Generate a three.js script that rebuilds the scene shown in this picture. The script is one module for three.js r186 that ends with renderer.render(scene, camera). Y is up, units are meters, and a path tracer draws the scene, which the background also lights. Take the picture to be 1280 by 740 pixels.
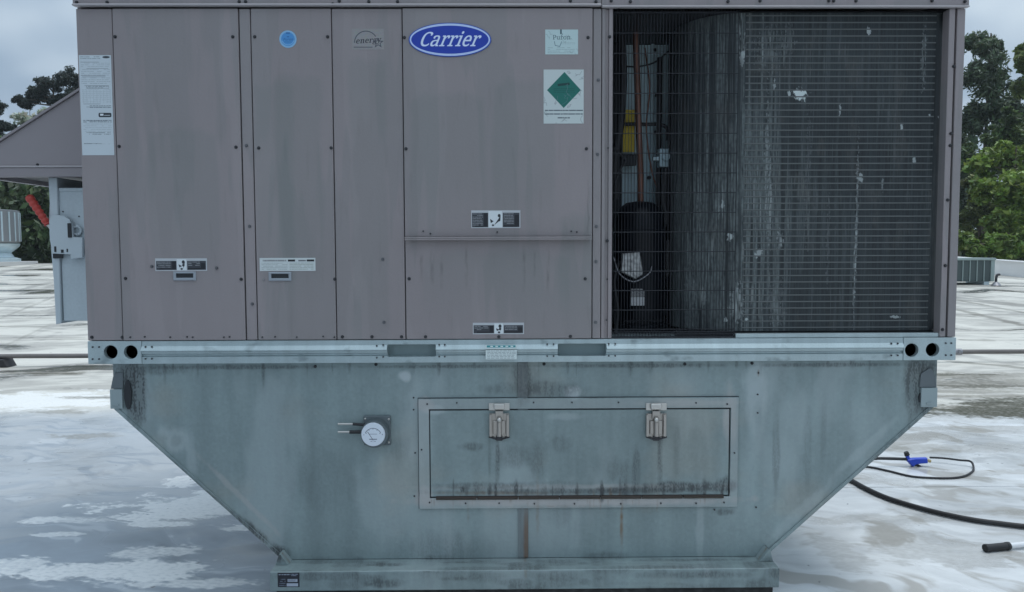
import * as THREE from 'three';
import { RoundedBoxGeometry } from 'three/addons/geometries/RoundedBoxGeometry.js';
import { mergeGeometries, toCreasedNormals } from 'three/addons/utils/BufferGeometryUtils.js';
import { Brush, Evaluator, SUBTRACTION } from 'three-bvh-csg';

const V3 = THREE.Vector3;
// ------------------------------------------------------------------ camera
const scene = new THREE.Scene();
const F = 960, PITCH = 0.0605, YAW = 0.0101, ROLL = 0.0032;
const EYE = new V3(-0.0824, 1.4955, 3.1586);
const fwd = new V3(Math.sin(YAW) * Math.cos(PITCH), -Math.sin(PITCH), -Math.cos(YAW) * Math.cos(PITCH));
const r0 = new V3(Math.cos(YAW), 0, Math.sin(YAW)), u0 = new V3().crossVectors(r0, fwd);
const right = r0.clone().multiplyScalar(Math.cos(ROLL)).addScaledVector(u0, -Math.sin(ROLL));
const up = u0.clone().multiplyScalar(Math.cos(ROLL)).addScaledVector(r0, Math.sin(ROLL));
const camera = new THREE.PerspectiveCamera(2 * Math.atan(370 / F) * 180 / Math.PI, 1280 / 740, 0.05, 1200);
camera.position.copy(EYE);
camera.quaternion.setFromRotationMatrix(new THREE.Matrix4().makeBasis(right, up, fwd.clone().negate()));
scene.add(camera);
const renderer = new THREE.WebGLRenderer({ antialias: true });
renderer.setSize(1024, 592);
renderer.toneMapping = THREE.LinearToneMapping;
renderer.toneMappingExposure = 1.15;
renderer.shadowMap.enabled = true;

// ------------------------------------------------------------------ noise
function rng(seed) { let a = seed >>> 0; return () => { a = (a + 0x6D2B79F5) | 0; let t = Math.imul(a ^ (a >>> 15), 1 | a); t = (t + Math.imul(t ^ (t >>> 7), 61 | t)) ^ t; return ((t ^ (t >>> 14)) >>> 0) / 4294967296; }; }
const PERM = new Uint8Array(512), GX = new Float32Array(256), GY = new Float32Array(256);
{ const r = rng(11); const p = [...Array(256).keys()]; for (let i = 255; i > 0; i--) { const j = (r() * (i + 1)) | 0; [p[i], p[j]] = [p[j], p[i]]; } for (let i = 0; i < 512; i++) PERM[i] = p[i & 255]; for (let i = 0; i < 256; i++) { const a = r() * 6.2832; GX[i] = Math.cos(a); GY[i] = Math.sin(a); } }
function noise(x, y) {
  const xi = Math.floor(x), yi = Math.floor(y), fx = x - xi, fy = y - yi, X = xi & 255, Y = yi & 255;
  const u = fx * fx * (3 - 2 * fx), v = fy * fy * (3 - 2 * fy);
  const a = PERM[PERM[X] + Y], b = PERM[PERM[X + 1] + Y], c = PERM[PERM[X] + Y + 1], d = PERM[PERM[X + 1] + Y + 1];
  const n0 = GX[a] * fx + GY[a] * fy, n1 = GX[b] * (fx - 1) + GY[b] * fy, n2 = GX[c] * fx + GY[c] * (fy - 1), n3 = GX[d] * (fx - 1) + GY[d] * (fy - 1);
  return 1.5 * (n0 + (n1 - n0) * u + (n2 - n0 + (n0 - n1 - n2 + n3) * u) * v);
}
function fbm(x, y, o = 4) { let s = 0, a = 0.5; for (let i = 0; i < o; i++) { s += a * noise(x, y); x = x * 2.03 + 17.1; y = y * 2.03 + 5.3; a *= 0.5; } return s; }
const sm = (a, b, x) => { const t = Math.min(1, Math.max(0, (x - a) / (b - a))); return t * t * (3 - 2 * t); };
const mix = (a, b, t) => a + (b - a) * t;
const mixTo = (c, d, t) => { c[0] = mix(c[0], d[0], t); c[1] = mix(c[1], d[1], t); c[2] = mix(c[2], d[2], t); };
const sc3 = (c, k) => { c[0] *= k; c[1] *= k; c[2] *= k; };

// ------------------------------------------------------------------ sky and sun
const SUN = new V3(0.24, 0.93, -0.08).normalize();
{
  const w = 1024, h = 512, d = new Float32Array(w * h * 4);
  for (let j = 0; j < h; j++) for (let i = 0; i < w; i++) {
    const el = ((j + 0.5) / h - 0.5) * Math.PI, az = ((i + 0.5) / w - 0.5) * 2 * Math.PI;
    const ce = Math.cos(el), x = Math.cos(az) * ce, y = Math.sin(el), z = Math.sin(az) * ce;
    const k = 1 / (Math.max(y, 0) + 0.22);                                  // overcast layer seen in perspective
    let n = fbm(x * k * 1.1 + 3, z * k * 1.1 + 9, 6) + 0.5 * fbm(x * k * 3.3 + 40, z * k * 3.3, 4);
    const c = sm(-0.35, 0.42, n);
    const toSun = Math.max(0, x * SUN.x + y * SUN.y + z * SUN.z);
    const L = (0.62 + 0.42 * Math.max(y, 0)) * (1 + 0.55 * Math.pow(toSun, 4));
    const col = [0.60, 0.80, 1.04];
    mixTo(col, [0.82, 0.95, 1.06], c * 0.75 + 0.05);
    const m = L * (0.80 + 0.28 * c) * 0.86;
    const o = (j * w + i) * 4; d[o] = col[0] * m; d[o + 1] = col[1] * m; d[o + 2] = col[2] * m; d[o + 3] = 1;
  }
  const t = new THREE.DataTexture(d, w, h, THREE.RGBAFormat, THREE.FloatType);
  t.mapping = THREE.EquirectangularReflectionMapping; t.magFilter = t.minFilter = THREE.LinearFilter; t.wrapS = THREE.RepeatWrapping; t.needsUpdate = true;
  scene.background = t; scene.environment = t;
}
const sun = new THREE.DirectionalLight(new THREE.Color(1.0, 0.96, 0.9), 1.1);
sun.name = 'sun'; sun.position.copy(SUN).multiplyScalar(60); sun.castShadow = true; sun.shadow.radius = 45; sun.shadow.mapSize.set(2048, 2048);
Object.assign(sun.shadow.camera, { left: -40, right: 40, top: 40, bottom: -40, near: 1, far: 160 });
scene.add(sun, sun.target);

scene.fog = new THREE.FogExp2(new THREE.Color(0.80, 0.88, 0.95), 0.0005);   // damp air

// ------------------------------------------------------------------ helpers
// real place, at depth z, of a spot measured on the photograph
function ray(x, y) { return fwd.clone().addScaledVector(right, (x - 640) / F).addScaledVector(up, -(y - 370) / F); }
function pt(x, y, z = 0) { const d = ray(x, y); return EYE.clone().addScaledVector(d, (z - EYE.z) / d.z); }
const SLOPE_Z = -7, SLOPE = 0.035;
const roofY = (z) => (z < SLOPE_Z ? (SLOPE_Z - z) * SLOPE : 0);
function gnd(x, y) { const d = ray(x, y); let t = -EYE.y / d.y; for (let i = 0; i < 40; i++) t = (roofY(EYE.z + d.z * t) - EYE.y) / d.y; return EYE.clone().addScaledVector(d, t); }

const taken = {};
function numbered(n) { if (!(n in taken)) { taken[n] = 0; return n; } taken[n]++; return `${n}_${String(taken[n]).padStart(3, '0')}`; }
function thing(name, label, category, p = [0, 0, 0], group) {
  const o = new THREE.Group(); o.name = numbered(name); o.position.set(...p); o.userData = { label, category }; if (group) o.userData.group = group;
  o._o = new V3(...p); scene.add(o); return o;
}
function struct(name, geo, m) { const o = new THREE.Mesh(geo, m); o.name = numbered(name); o.userData.kind = 'structure'; o.castShadow = o.receiveShadow = true; o._o = new V3(); scene.add(o); return o; }
// geo in world metres
function part(parent, name, geo, m, label) {
  const g = geo.clone().translate(-parent._o.x, -parent._o.y, -parent._o.z);
  const o = new THREE.Mesh(g, m); o.name = name; o._o = parent._o.clone(); o.castShadow = o.receiveShadow = true; if (label) o.userData.label = label; parent.add(o); return o;
}
// shared geometry put at a place
function put(parent, name, geo, m, p, rot) { const o = new THREE.Mesh(geo, m); o.name = name; o._o = parent._o.clone(); o.position.set(p.x - parent._o.x, p.y - parent._o.y, p.z - parent._o.z); if (rot) o.rotation.set(...rot); o.castShadow = o.receiveShadow = true; parent.add(o); return o; }
function boxUV(g) {
  g = g.index ? g.toNonIndexed() : g; const p = g.attributes.position, n = p.count, uv = new Float32Array(n * 2);
  const a = new V3(), b = new V3(), c = new V3();
  for (let i = 0; i < n; i += 3) {
    a.fromBufferAttribute(p, i); b.fromBufferAttribute(p, i + 1); c.fromBufferAttribute(p, i + 2);
    const e = b.clone().sub(a).cross(c.clone().sub(a)); const ax = Math.abs(e.x), ay = Math.abs(e.y), az = Math.abs(e.z);
    [a, b, c].forEach((q, k) => { uv[(i + k) * 2] = az >= ax && az >= ay ? q.x : ax >= ay ? q.z : q.x; uv[(i + k) * 2 + 1] = az >= ax && az >= ay ? q.y : ax >= ay ? q.y : q.z; });
  }
  g.setAttribute('uv', new THREE.BufferAttribute(uv, 2)); return g;
}
function bx(x0, x1, y0, y1, z0, z1, r = 0.0015) {
  const w = Math.abs(x1 - x0), h = Math.abs(y1 - y0), d = Math.abs(z1 - z0); r = Math.min(r, w * 0.45, h * 0.45, d * 0.45);
  const g = r > 0 ? new RoundedBoxGeometry(w, h, d, 1, r) : new THREE.BoxGeometry(w, h, d);
  g.translate((x0 + x1) / 2, (y0 + y1) / 2, (z0 + z1) / 2); return boxUV(g);
}
function prism(pts, z0, z1, bevel = 0) {   // outline in x,y, extruded from z0 to z1
  const s = new THREE.Shape(pts.map(([x, y]) => new THREE.Vector2(x, y)));
  const g = new THREE.ExtrudeGeometry(s, { depth: z1 - z0 - 2 * bevel, bevelEnabled: bevel > 0, bevelSize: bevel, bevelThickness: bevel, bevelSegments: 1, bevelOffset: -bevel });
  g.translate(0, 0, z0 + bevel); return boxUV(g);
}
function tube(pts, r, seg = 40, rad = 8, closed = false) { return boxUV(new THREE.TubeGeometry(new THREE.CatmullRomCurve3(pts, closed, 'centripetal'), seg, r, rad, closed)); }
function rod(a, b, r, rad = 10, r2 = r) { const d = b.clone().sub(a), g = new THREE.CylinderGeometry(r2, r, d.length(), rad); g.applyQuaternion(new THREE.Quaternion().setFromUnitVectors(new V3(0, 1, 0), d.clone().normalize())); const m = a.clone().add(b).multiplyScalar(0.5); g.translate(m.x, m.y, m.z); return g; }
const join = (...gs) => mergeGeometries(gs.flat().map((g) => { const q = g.index ? g.toNonIndexed() : g.clone(); for (const k of Object.keys(q.attributes)) if (!['position', 'normal', 'uv'].includes(k)) q.deleteAttribute(k); if (!q.attributes.uv) q.setAttribute('uv', new THREE.BufferAttribute(new Float32Array(q.attributes.position.count * 2), 2)); return q; }));

const enc = (v) => { v = Math.min(1, Math.max(0, v)); return 255 * (v <= 0.0031308 ? 12.92 * v : 1.055 * Math.pow(v, 1 / 2.4) - 0.055); };
// texture over a rectangle of real metres, fn(x, y) -> linear colour (or one value)
function field(w, h, x0, x1, y0, y1, fn, data = false) {
  const d = new Uint8Array(w * h * 4);
  for (let j = 0; j < h; j++) for (let i = 0; i < w; i++) {
    const c = fn(mix(x0, x1, (i + 0.5) / w), mix(y0, y1, (j + 0.5) / h)), o = (j * w + i) * 4;
    if (data) { const v = Math.min(255, Math.max(0, c * 255)); d[o] = d[o + 1] = d[o + 2] = v; } else { d[o] = enc(c[0]); d[o + 1] = enc(c[1]); d[o + 2] = enc(c[2]); }
    d[o + 3] = 255;
  }
  const t = new THREE.DataTexture(d, w, h); t.magFilter = t.minFilter = THREE.LinearFilter; t.wrapS = t.wrapT = THREE.MirroredRepeatWrapping;
  if (!data) t.colorSpace = THREE.SRGBColorSpace;
  t.repeat.set(1 / (x1 - x0), 1 / (y1 - y0)); t.offset.set(-x0 / (x1 - x0), -y0 / (y1 - y0)); t.needsUpdate = true; return t;
}
function canvasTex(w, h, draw) { const c = document.createElement('canvas'); c.width = w; c.height = h; const g = c.getContext('2d'); draw(g, w, h); const t = new THREE.CanvasTexture(c); t.colorSpace = THREE.SRGBColorSpace; t.magFilter = THREE.LinearFilter; return t; }
const lin = (r, g, b) => new THREE.Color().setRGB(r, g, b);
const std = (o) => new THREE.MeshStandardMaterial(o);

// ------------------------------------------------------------------ surfaces
// stain and painted-shadow lists: centre and half-size measured on the photograph, turned into metres on the sheet metal
const K = 0.00332;
const stainsAndShading = (list, z = -0.03) => list.map(([px, py, rx, ry, ...rest]) => { const p = pt(px, py, z); return { x: p.x, y: p.y, rx: rx * K, ry: ry * K, rest }; });
function paintCol(x, y) {
  const c = [0.279, 0.245, 0.249];
  sc3(c, 1 + 0.07 * fbm(x * 1.3, y * 1.1 + 4, 3) + 0.022 * noise(x * 160, y * 160) + 0.03 * fbm(x * 22 + 9, y * 3, 2));
  const s = fbm(x * 5.5 + 31, y * 0.55 + 3, 4) + 0.25 * fbm(x * 18, y * 2.2, 3);
  const run = sm(0.02, 0.10, s);                       // dried wash marks, greener and a little darker
  c[0] *= 1 - 0.085 * run; c[1] *= 1 - 0.05 * run; c[2] *= 1 - 0.055 * run;
  { const pl = sm(0.16, 0.22, fbm(x * 4.0 + 90, y * 0.45 + 11, 4) + 0.25 * fbm(x * 16, y * 2, 3)); sc3(c, 1 + 0.055 * pl); }
  for (const t of tomb) {
    const e = 0.02 * fbm(x * 9, y * 5, 3), dx = Math.abs(x - t.x) + e, top = t.y + t.ry - 0.25 * Math.max(0, dx - t.rx * 0.55) + 0.05 * fbm(x * 12, 3, 3);
    const k = sm(t.rx + 0.012, t.rx - 0.012, dx) * sm(top + 0.02, top - 0.02, y) * sm(t.y - t.ry - 0.22, t.y - t.ry + 0.18, y + 0.1 * fbm(x * 7, y * 3, 3));
    c[0] *= 1 - 0.095 * k; c[1] *= 1 - 0.055 * k; c[2] *= 1 - 0.065 * k;
  }
  const d = fbm(x * 38 + 7, y * 4.5, 3); if (d > 0.25) sc3(c, 1 - 0.05 * sm(0.25, 0.45, d));
  for (const t of drip) { const k = sm(t.rx, t.rx * 0.2, Math.abs(x - t.x + 0.004 * noise(y * 20, 3))) * sm(t.ry, t.ry * 0.3, Math.abs(y - t.y)) * (0.6 + 0.8 * noise(x * 90, y * 25)); sc3(c, 1 - 0.22 * Math.max(0, k)); }
  return c;
}
const tomb = stainsAndShading([[231, 245, 42, 80], [375, 210, 28, 110], [345, 240, 22, 130], [462, 250, 22, 170], [560, 190, 45, 70], [655, 180, 38, 75], [620, 340, 90, 26], [720, 330, 20, 60]], 0);
const drip = stainsAndShading([[540, 335, 4, 30], [552, 340, 3, 26], [583, 332, 3, 34], [655, 335, 3, 36], [685, 338, 3, 38], [668, 330, 2, 24], [527, 335, 3, 22], [149, 300, 2, 60], [418, 250, 2, 60], [735, 260, 2, 50]], 0);
const paintMap = field(2048, 900, -1.86, 1.86, 1.0, 2.6, paintCol);
const M = {};
M.paint = std({ map: paintMap, roughness: 0.5, metalness: 0.0, bumpMap: field(512, 256, 0, 2, 0, 1, (x, y) => 0.5 + 0.25 * fbm(x * 2.2, y * 2.2, 3) + 0.01 * noise(x * 120, y * 120), true), bumpScale: 0.014 });
M.paintPlain = std({ color: lin(0.285, 0.255, 0.265), roughness: 0.5 });
M.paintLit = std({ color: lin(0.42, 0.39, 0.40), roughness: 0.32 });  // paler copy of the paint, edge highlights put into the colour

const dk = stainsAndShading([[655, 478, 17, 30, .55], [692, 487, 42, 11, .5], [628, 486, 26, 8, .35], [170, 492, 15, 44, .85], [154, 472, 16, 24, .75], [200, 462, 40, 7, .4], [1146, 480, 20, 44, .7], [1162, 468, 14, 18, .6], [1160, 512, 18, 12, .5], [318, 664, 34, 7, .75, 0.7], [346, 690, 16, 9, .8], [215, 577, 46, 3, .5, .7], [272, 626, 40, 3, .5, .7], [1110, 557, 60, 3, .45, -.74], [1030, 632, 60, 3, .45, -.74], [975, 688, 20, 6, .6, -.74], [300, 459, 120, 3, .5], [560, 458, 110, 2.5, .45], [800, 457, 120, 3, .5], [1040, 456, 100, 3, .5], [420, 706, 70, 5, .35], [860, 704, 80, 5, .4], [370, 733, 60, 4, .5], [560, 735, 120, 3.5, .5], [800, 735, 130, 3.5, .55], 
  [555, 690, 60, 26, .22], [400, 600, 45, 45, .13], [970, 575, 5, 60, .3], [1010, 560, 6, 60, .2], [905, 640, 14, 5, .5], [955, 700, 12, 12, .5], [700, 640, 18, 24, .15], [500, 560, 12, 20, .15], [800, 726, 60, 8, .4], [660, 724, 30, 10, .45], [600, 727, 50, 7, .35], [940, 718, 25, 12, .4], [865, 722, 40, 8, .3],
  [590, 558, 16, 6, .45], [640, 570, 24, 16, .28], [672, 574, 14, 24, .28], [622, 575, 3, 40, .5], [612, 570, 2, 25, .3], [700, 555, 14, 12, .25], [795, 590, 6, 36, .45], [780, 600, 10, 28, .32], [824, 575, 4, 45, .5], [765, 585, 8, 20, .25], [690, 605, 60, 5, .2], [845, 608, 60, 7, .7], [780, 612, 50, 5, .55], [905, 606, 14, 10, .7], [600, 607, 60, 5, .45], [720, 613, 180, 4, .5], [1030, 540, 4, 50, .15], [845, 560, 5, 40, .2]]);  // smudges, edge darkening along slopes, shadow painted in under the rail
const lt = stainsAndShading([[222, 550, 17, 15, .35, 1], [205, 540, 8, 10, .25], [715, 490, 12, 9, .6], [505, 470, 8, 7, .6], [945, 485, 16, 50, .3], [875, 660, 5, 60, .22], [520, 530, 22, 60, .18], [240, 575, 7, 20, .2], [705, 520, 24, 5, .22], [545, 512, 14, 6, .35], [1080, 560, 60, 6, .18, -.75], [1000, 640, 60, 8, .2, -.75], [560, 650, 8, 50, .15], [720, 660, 7, 50, .16]]);
const rust = stainsAndShading([[777, 655, 2.2, 36, .7], [763, 616, 2.5, 8, .6], [775, 616, 2.5, 8, .65], [742, 618, 2, 7, .4], [720, 617, 12, 4, .35], [672, 636, 2.5, 44, .35], [640, 616, 60, 2.5, .5], [600, 615, 70, 2.5, .4], [656, 680, 2.5, 28, .6], [948, 466, 1.5, 5, .8], [585, 640, 2, 16, .3], [700, 632, 60, 2, .35]]);
const pinkish = stainsAndShading([[530, 505, 12, 9, .5], [531, 620, 12, 14, .6], [911, 520, 9, 40, .45], [720, 625, 210, 7, .75], [720, 608, 200, 4, .3], [860, 503, 70, 4, .3], [300, 620, 70, 4, .3, .8]]);
{ const r = rng(303); for (let i = 0; i < 26; i++) { const x = -1.66 + 3.34 * r(); dk.push({ x, y: 1.03 - 0.02 * r(), rx: 0.003 + 0.012 * r() * r(), ry: 0.02 + 0.09 * r() * r(), rest: [0.2 + 0.3 * r()] }); }  // short dark runs paint the shadow below the rail
  for (let i = 0; i < 30; i++) { const x = -0.97 + 1.94 * r(); dk.push({ x, y: 0.12 + 0.07 * r(), rx: 0.02 + 0.09 * r(), ry: 0.008 + 0.018 * r(), rest: [0.12 + 0.28 * r()] }); }
  for (let i = 0; i < 34; i++) { const x = -0.38 + 1.22 * r(); dk.push({ x, y: 0.47 + 0.02 * r(), rx: 0.003 + 0.008 * r(), ry: 0.015 + 0.05 * r() * r(), rest: [0.3 + 0.5 * r()] }); }
  for (let i = 0; i < 22; i++) { const x = -0.40 + 1.26 * r(); rust.push({ x, y: 0.425 + 0.02 * r(), rx: 0.002 + 0.003 * r(), ry: 0.01 + 0.03 * r(), rest: [0.3 + 0.4 * r()] }); } }
const FR = (() => { const a = pt(523, 498, -0.03), b = pt(920.5, 632.5, -0.03), c = pt(536.5, 511, -0.03), d = pt(911, 619.5, -0.03); return { x0: a.x, x1: b.x, y0: b.y, y1: a.y, a0: c.x, a1: d.x, b0: d.y, b1: c.y }; })();
const seed2 = (t) => t.x * 13.7 + t.y * 7.1;
function blob(t, x, y, soft = 0.55) {
  let dx = x - t.x, dy = y - t.y; const rot = t.rest[1];
  if (rot && rot !== 1) { const c = Math.cos(rot), s = Math.sin(rot); [dx, dy] = [dx * c - dy * s, dx * s + dy * c]; }
  if (Math.abs(dx) > t.rx * 1.8 || Math.abs(dy) > t.ry * 1.8) return 0;
  const r = Math.hypot(dx / t.rx, dy / t.ry) + 0.55 * fbm(x * 24 + seed2(t), y * 9, 3);
  let k = sm(1 + soft * 0.5, 1 - soft, r);
  if (rot === 1) k *= 1 - 0.75 * sm(0.75, 0.3, r);
  return k * t.rest[0];
}
function splat(t, x, y) { const dx = (x - t.x) / t.rx, dy = (y - t.y) / t.ry; if (Math.abs(dx) > 2.5 || Math.abs(dy) > 2.5) return 0; const r = Math.hypot(dx + 0.6 * noise(y * 60 + 3, t.x * 50), dy) + 1.2 * fbm(x * 130 + t.y * 40, y * 75, 3); return t.rest[0] * sm(1.15, 0.7, r); }
function curbCol(x, y) {
  const c = [0.232, 0.293, 0.297];
  { const q = 78, ax = x * q + 0.6 * noise(x * 40, y * 40), ay = y * q + 0.6 * noise(x * 40 + 9, y * 40); const hsh = PERM[(PERM[Math.floor(ax) & 255] + Math.floor(ay)) & 255] / 255; sc3(c, 0.965 + 0.07 * hsh); }
  sc3(c, 1 + 0.26 * fbm(x * 1.6 + 2, y * 2.2, 4) + 0.2 * fbm(x * 13, y * 1.1 + 8, 4) + 0.05 * fbm(x * 60, y * 6, 2) + 0.03 * noise(x * 75, y * 75) + 0.03 * noise(x * 230, y * 230));
  const pale = sm(0.02, 0.3, fbm(x * 3.3 + 60, y * 1.4, 4)); mixTo(c, [0.37, 0.43, 0.44], 0.42 * pale);
  const warm = sm(0.05, 0.4, fbm(x * 2.1 - 9, y * 2.6, 4)); c[0] *= 1 + 0.10 * warm; c[2] *= 1 - 0.05 * warm;
  for (const t of lt) mixTo(c, [0.55, 0.6, 0.62], blob(t, x, y));
  for (const t of pinkish) mixTo(c, [0.44, 0.42, 0.41], 1.25 * blob(t, x, y));
  for (const t of rust) mixTo(c, [0.20, 0.115, 0.055], blob(t, x, y, 0.8) * (0.7 + 0.6 * noise(x * 60, y * 40)));
  const runs = 0.58 + 0.52 * sm(-0.22, 0.25, fbm(x * 62, y * 5, 3) + 0.5 * noise(x * 190, y * 90));
  for (const t of dk) { const k = blob(t, x, y); if (k > 0) mixTo(c, [0.05, 0.055, 0.058], Math.min(0.95, 1.05 * k * runs)); }
  const fr = x > FR.x0 && x < FR.x1 && y > FR.y0 && y < FR.y1 && !(x > FR.a0 && x < FR.a1 && y > FR.b0 && y < FR.b1); if (fr) mixTo(c, [0.40, 0.42, 0.42], 0.32);
  return c;
}
const curbMap = field(2048, 580, -1.78, 1.78, 0.08, 1.06, curbCol);
const curbBump = field(512, 256, 0, 1.6, 0, 0.8, (x, y) => 0.5 + 0.3 * fbm(x * 2.6, y * 2.6, 3) + 0.03 * noise(x * 90, y * 90), true);
const curbRough = field(512, 256, -1.78, 1.78, 0.08, 1.06, (x, y) => 0.52 + 0.22 * fbm(x * 7, y * 2, 4), true);
M.curb = std({ map: curbMap, roughnessMap: curbRough, roughness: 1, metalness: 0.18, bumpMap: curbBump, bumpScale: 0.008 });
M.rail = std({ map: field(2048, 64, -1.8, 1.8, 1.02, 1.14, (x, y) => { const c = [0.42, 0.50, 0.515]; sc3(c, 1 + 0.12 * fbm(x * 4, y * 4, 4) + 0.16 * fbm(x * 22, y * 2, 3) + 0.06 * noise(x * 200, y * 200)); mixTo(c, [0.12, 0.15, 0.16], 0.5 * sm(0.2, 0.5, fbm(x * 9 + 40, y * 14, 4))); return c; }), roughness: 0.36, metalness: 0.45 });
M.galv = std({ map: field(512, 512, 0, 1, 0, 1, (x, y) => { const c = [0.52, 0.62, 0.66]; sc3(c, 1 + 0.15 * fbm(x * 30, y * 30, 2) + 0.1 * fbm(x * 5, y * 3, 3)); return c; }), roughness: 0.42, metalness: 0.4 });
M.pocket = std({ color: lin(0.27, 0.34, 0.35), roughness: 0.6 });
M.lugDark = std({ color: lin(0.12, 0.14, 0.15), roughness: 0.6 });  // darker tone of the upper lug plates
M.galvDull = std({ color: lin(0.30, 0.36, 0.37), roughness: 0.55, metalness: 0.2 });
M.dark = std({ color: lin(0.02, 0.022, 0.026), roughness: 0.55 });
M.blackGloss = new THREE.MeshPhysicalMaterial({ color: lin(0.004, 0.005, 0.008), roughness: 0.3, specularIntensity: 0.4 });
M.rubber = std({ color: lin(0.022, 0.022, 0.024), roughness: 0.6 });
M.steel = std({ color: lin(0.55, 0.53, 0.5), roughness: 0.32, metalness: 0.9 });
M.latch = std({ color: lin(0.40, 0.37, 0.34), roughness: 0.28, metalness: 0.85 });
M.screwDark = std({ color: lin(0.05, 0.05, 0.055), roughness: 0.5, metalness: 0.5 });
M.screwMid = std({ color: lin(0.15, 0.15, 0.16), roughness: 0.35, metalness: 0.6 });
M.screwLight = std({ color: lin(0.28, 0.28, 0.30), roughness: 0.4, metalness: 0.5 });
M.copper = std({ map: field(64, 512, 0, 0.2, 0, 1.6, (x, y) => { const c = [0.23, 0.115, 0.085]; sc3(c, 1 + 0.5 * fbm(x * 20, y * 8, 4)); return c; }), roughness: 0.45, metalness: 0.6 });

// roof membrane: white sheet, dirt with edges of its own, water film and painted reflections where it is wet
const G = (px, py, rx, rz, k) => { const p = gnd(px, py); return { x: p.x, z: p.z, rx, rz, k }; };
const whites = [G(236, 634, .56, .23, 1), G(285, 618, .24, .14, .95), G(240, 600, .16, .16, .8), G(205, 655, .2, .06, .9), G(120, 715, .42, .12, .95), G(185, 712, .3, .16, 1), G(200, 690, .22, .1, .7), G(60, 650, .12, .06, .8), G(75, 668, .14, .05, .7), G(20, 708, .2, .1, .8), G(95, 650, .3, .05, .5), G(300, 660, .12, .06, .8), G(240, 730, .3, .06, .7), G(60, 500, 1.3, .5, .7)];
const browns = [G(110, 545, .28, .10, .55), G(75, 515, .3, .08, .5), G(125, 497, .4, .09, .6), G(60, 466, .5, .10, .75), G(1215, 560, .7, .16, .45), G(1165, 545, .5, .12, .45), G(1180, 522, .6, .2, .3), G(1240, 540, .5, .12, .35), G(1260, 512, .8, .35, .9), G(1225, 480, 1.0, .35, .7), G(1190, 470, .8, .25, .75), G(1235, 495, 1.0, .08, .7), G(1200, 490, .5, .1, .6), G(1225, 535, .8, .1, .5), G(1150, 560, .4, .1, .5), G(1270, 590, .5, .06, .4), G(1100, 650, .35, .07, .35), G(1210, 700, .3, .1, .4), G(1245, 640, .3, .05, .3), G(1270, 470, .8, .25, .5), G(1170, 690, .3, .16, .35), G(1130, 670, .2, .3, .3), G(1080, 600, .3, .15, .3), G(1050, 690, .12, .2, .3)];
function spot(list, x, z, f = 4.6) { let m = 0; const sc = list === whites ? 0.9 : 1; for (const t of list) { const dx = (x - t.x) / t.rx / sc, dz = (z - t.z) / t.rz / sc; if (dx * dx + dz * dz > 6) continue; const r = Math.hypot(dx, dz) + 1.1 * fbm((x + z * 0.5) * f * 0.8 + t.x, (z - x * 0.25) * f * 1.5, 4) + 0.55 * fbm((x + z * 0.6) * 17, (z - x * 0.35) * 42, 4); m = Math.max(m, t.k * sm(1.15, 0.72, r)); } return m > 0 ? m * Math.min(1.08, 0.86 + 0.7 * fbm((x + z * 0.5) * 30, (z - x * 0.3) * 60, 3)) : 0; }
const seg = (a, b, w, k) => ({ a: gnd(...a), b: gnd(...b), w, k });
const lines = () => LINES; let LINES = [];
function lineMark(x, z) { let m = 0; for (const l of LINES) { const dx = l.b.x - l.a.x, dz = l.b.z - l.a.z, L2 = dx * dx + dz * dz; const t = Math.min(1, Math.max(0, ((x - l.a.x) * dx + (z - l.a.z) * dz) / L2)); const d = Math.hypot(x - l.a.x - t * dx, z - l.a.z - t * dz) / l.w; if (d > 3) continue; m = Math.max(m, l.k * sm(1.1, 0.55, d + 1.0 * fbm(x * 3, z * 3, 4)) * Math.min(1, 0.75 + 0.9 * fbm(x * 1.1, z * 1.1 + 5, 3))); } return m; }
LINES = [seg([1197, 375], [1281, 391], .10, .75), seg([1180, 383], [1281, 407], .13, .85), seg([1205, 425], [1235, 425.5], .10, .9), seg([1235, 425], [1281, 425], .04, .6), seg([1180, 394], [1215, 395.5], .10, .6), seg([1210, 366], [1281, 364], .12, .6), seg([1250, 379], [1281, 382], .35, .6), seg([1196, 452], [1281, 460], .12, .7), seg([1180, 370], [1240, 372], .08, .5), seg([0, 357], [66, 357], .10, .65), seg([0, 379], [60, 380], .12, .5), seg([0, 408], [52, 408.5], .09, .75), seg([30, 391], [66, 391], .14, .5), seg([45, 424], [110, 424], .06, .65), seg([48, 469], [95, 468], .09, .8), seg([0, 460], [110, 456], .05, .5), seg([0, 398], [66, 372], .06, .4), seg([0, 435], [66, 404], .05, .35)];
function roofState(x, z) {
  const near = sm(-4.4, -3.4, z + 0.5 * fbm(x * 0.8, z * 0.8, 3));
  const leftN = near * sm(0.2, -0.9, x);
  const wob = fbm(x * 0.35, z * 0.35 + 9, 3);
  const stripe = fbm(x * 0.23 + z * 0.05 + 5, z * 1.15 + wob * 2, 4);
  const stripe2 = fbm((x - z * 0.28) * 1.3, z * 0.16 + 20, 3);
  const fine = fbm(x * 2.3, z * 6.5, 4), tiny = fbm(x * 14, z * 22, 3);
  const far = sm(-5.5, -8, z);
  return { near, leftN, stripe, stripe2, fine, tiny, far };
}
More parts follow.
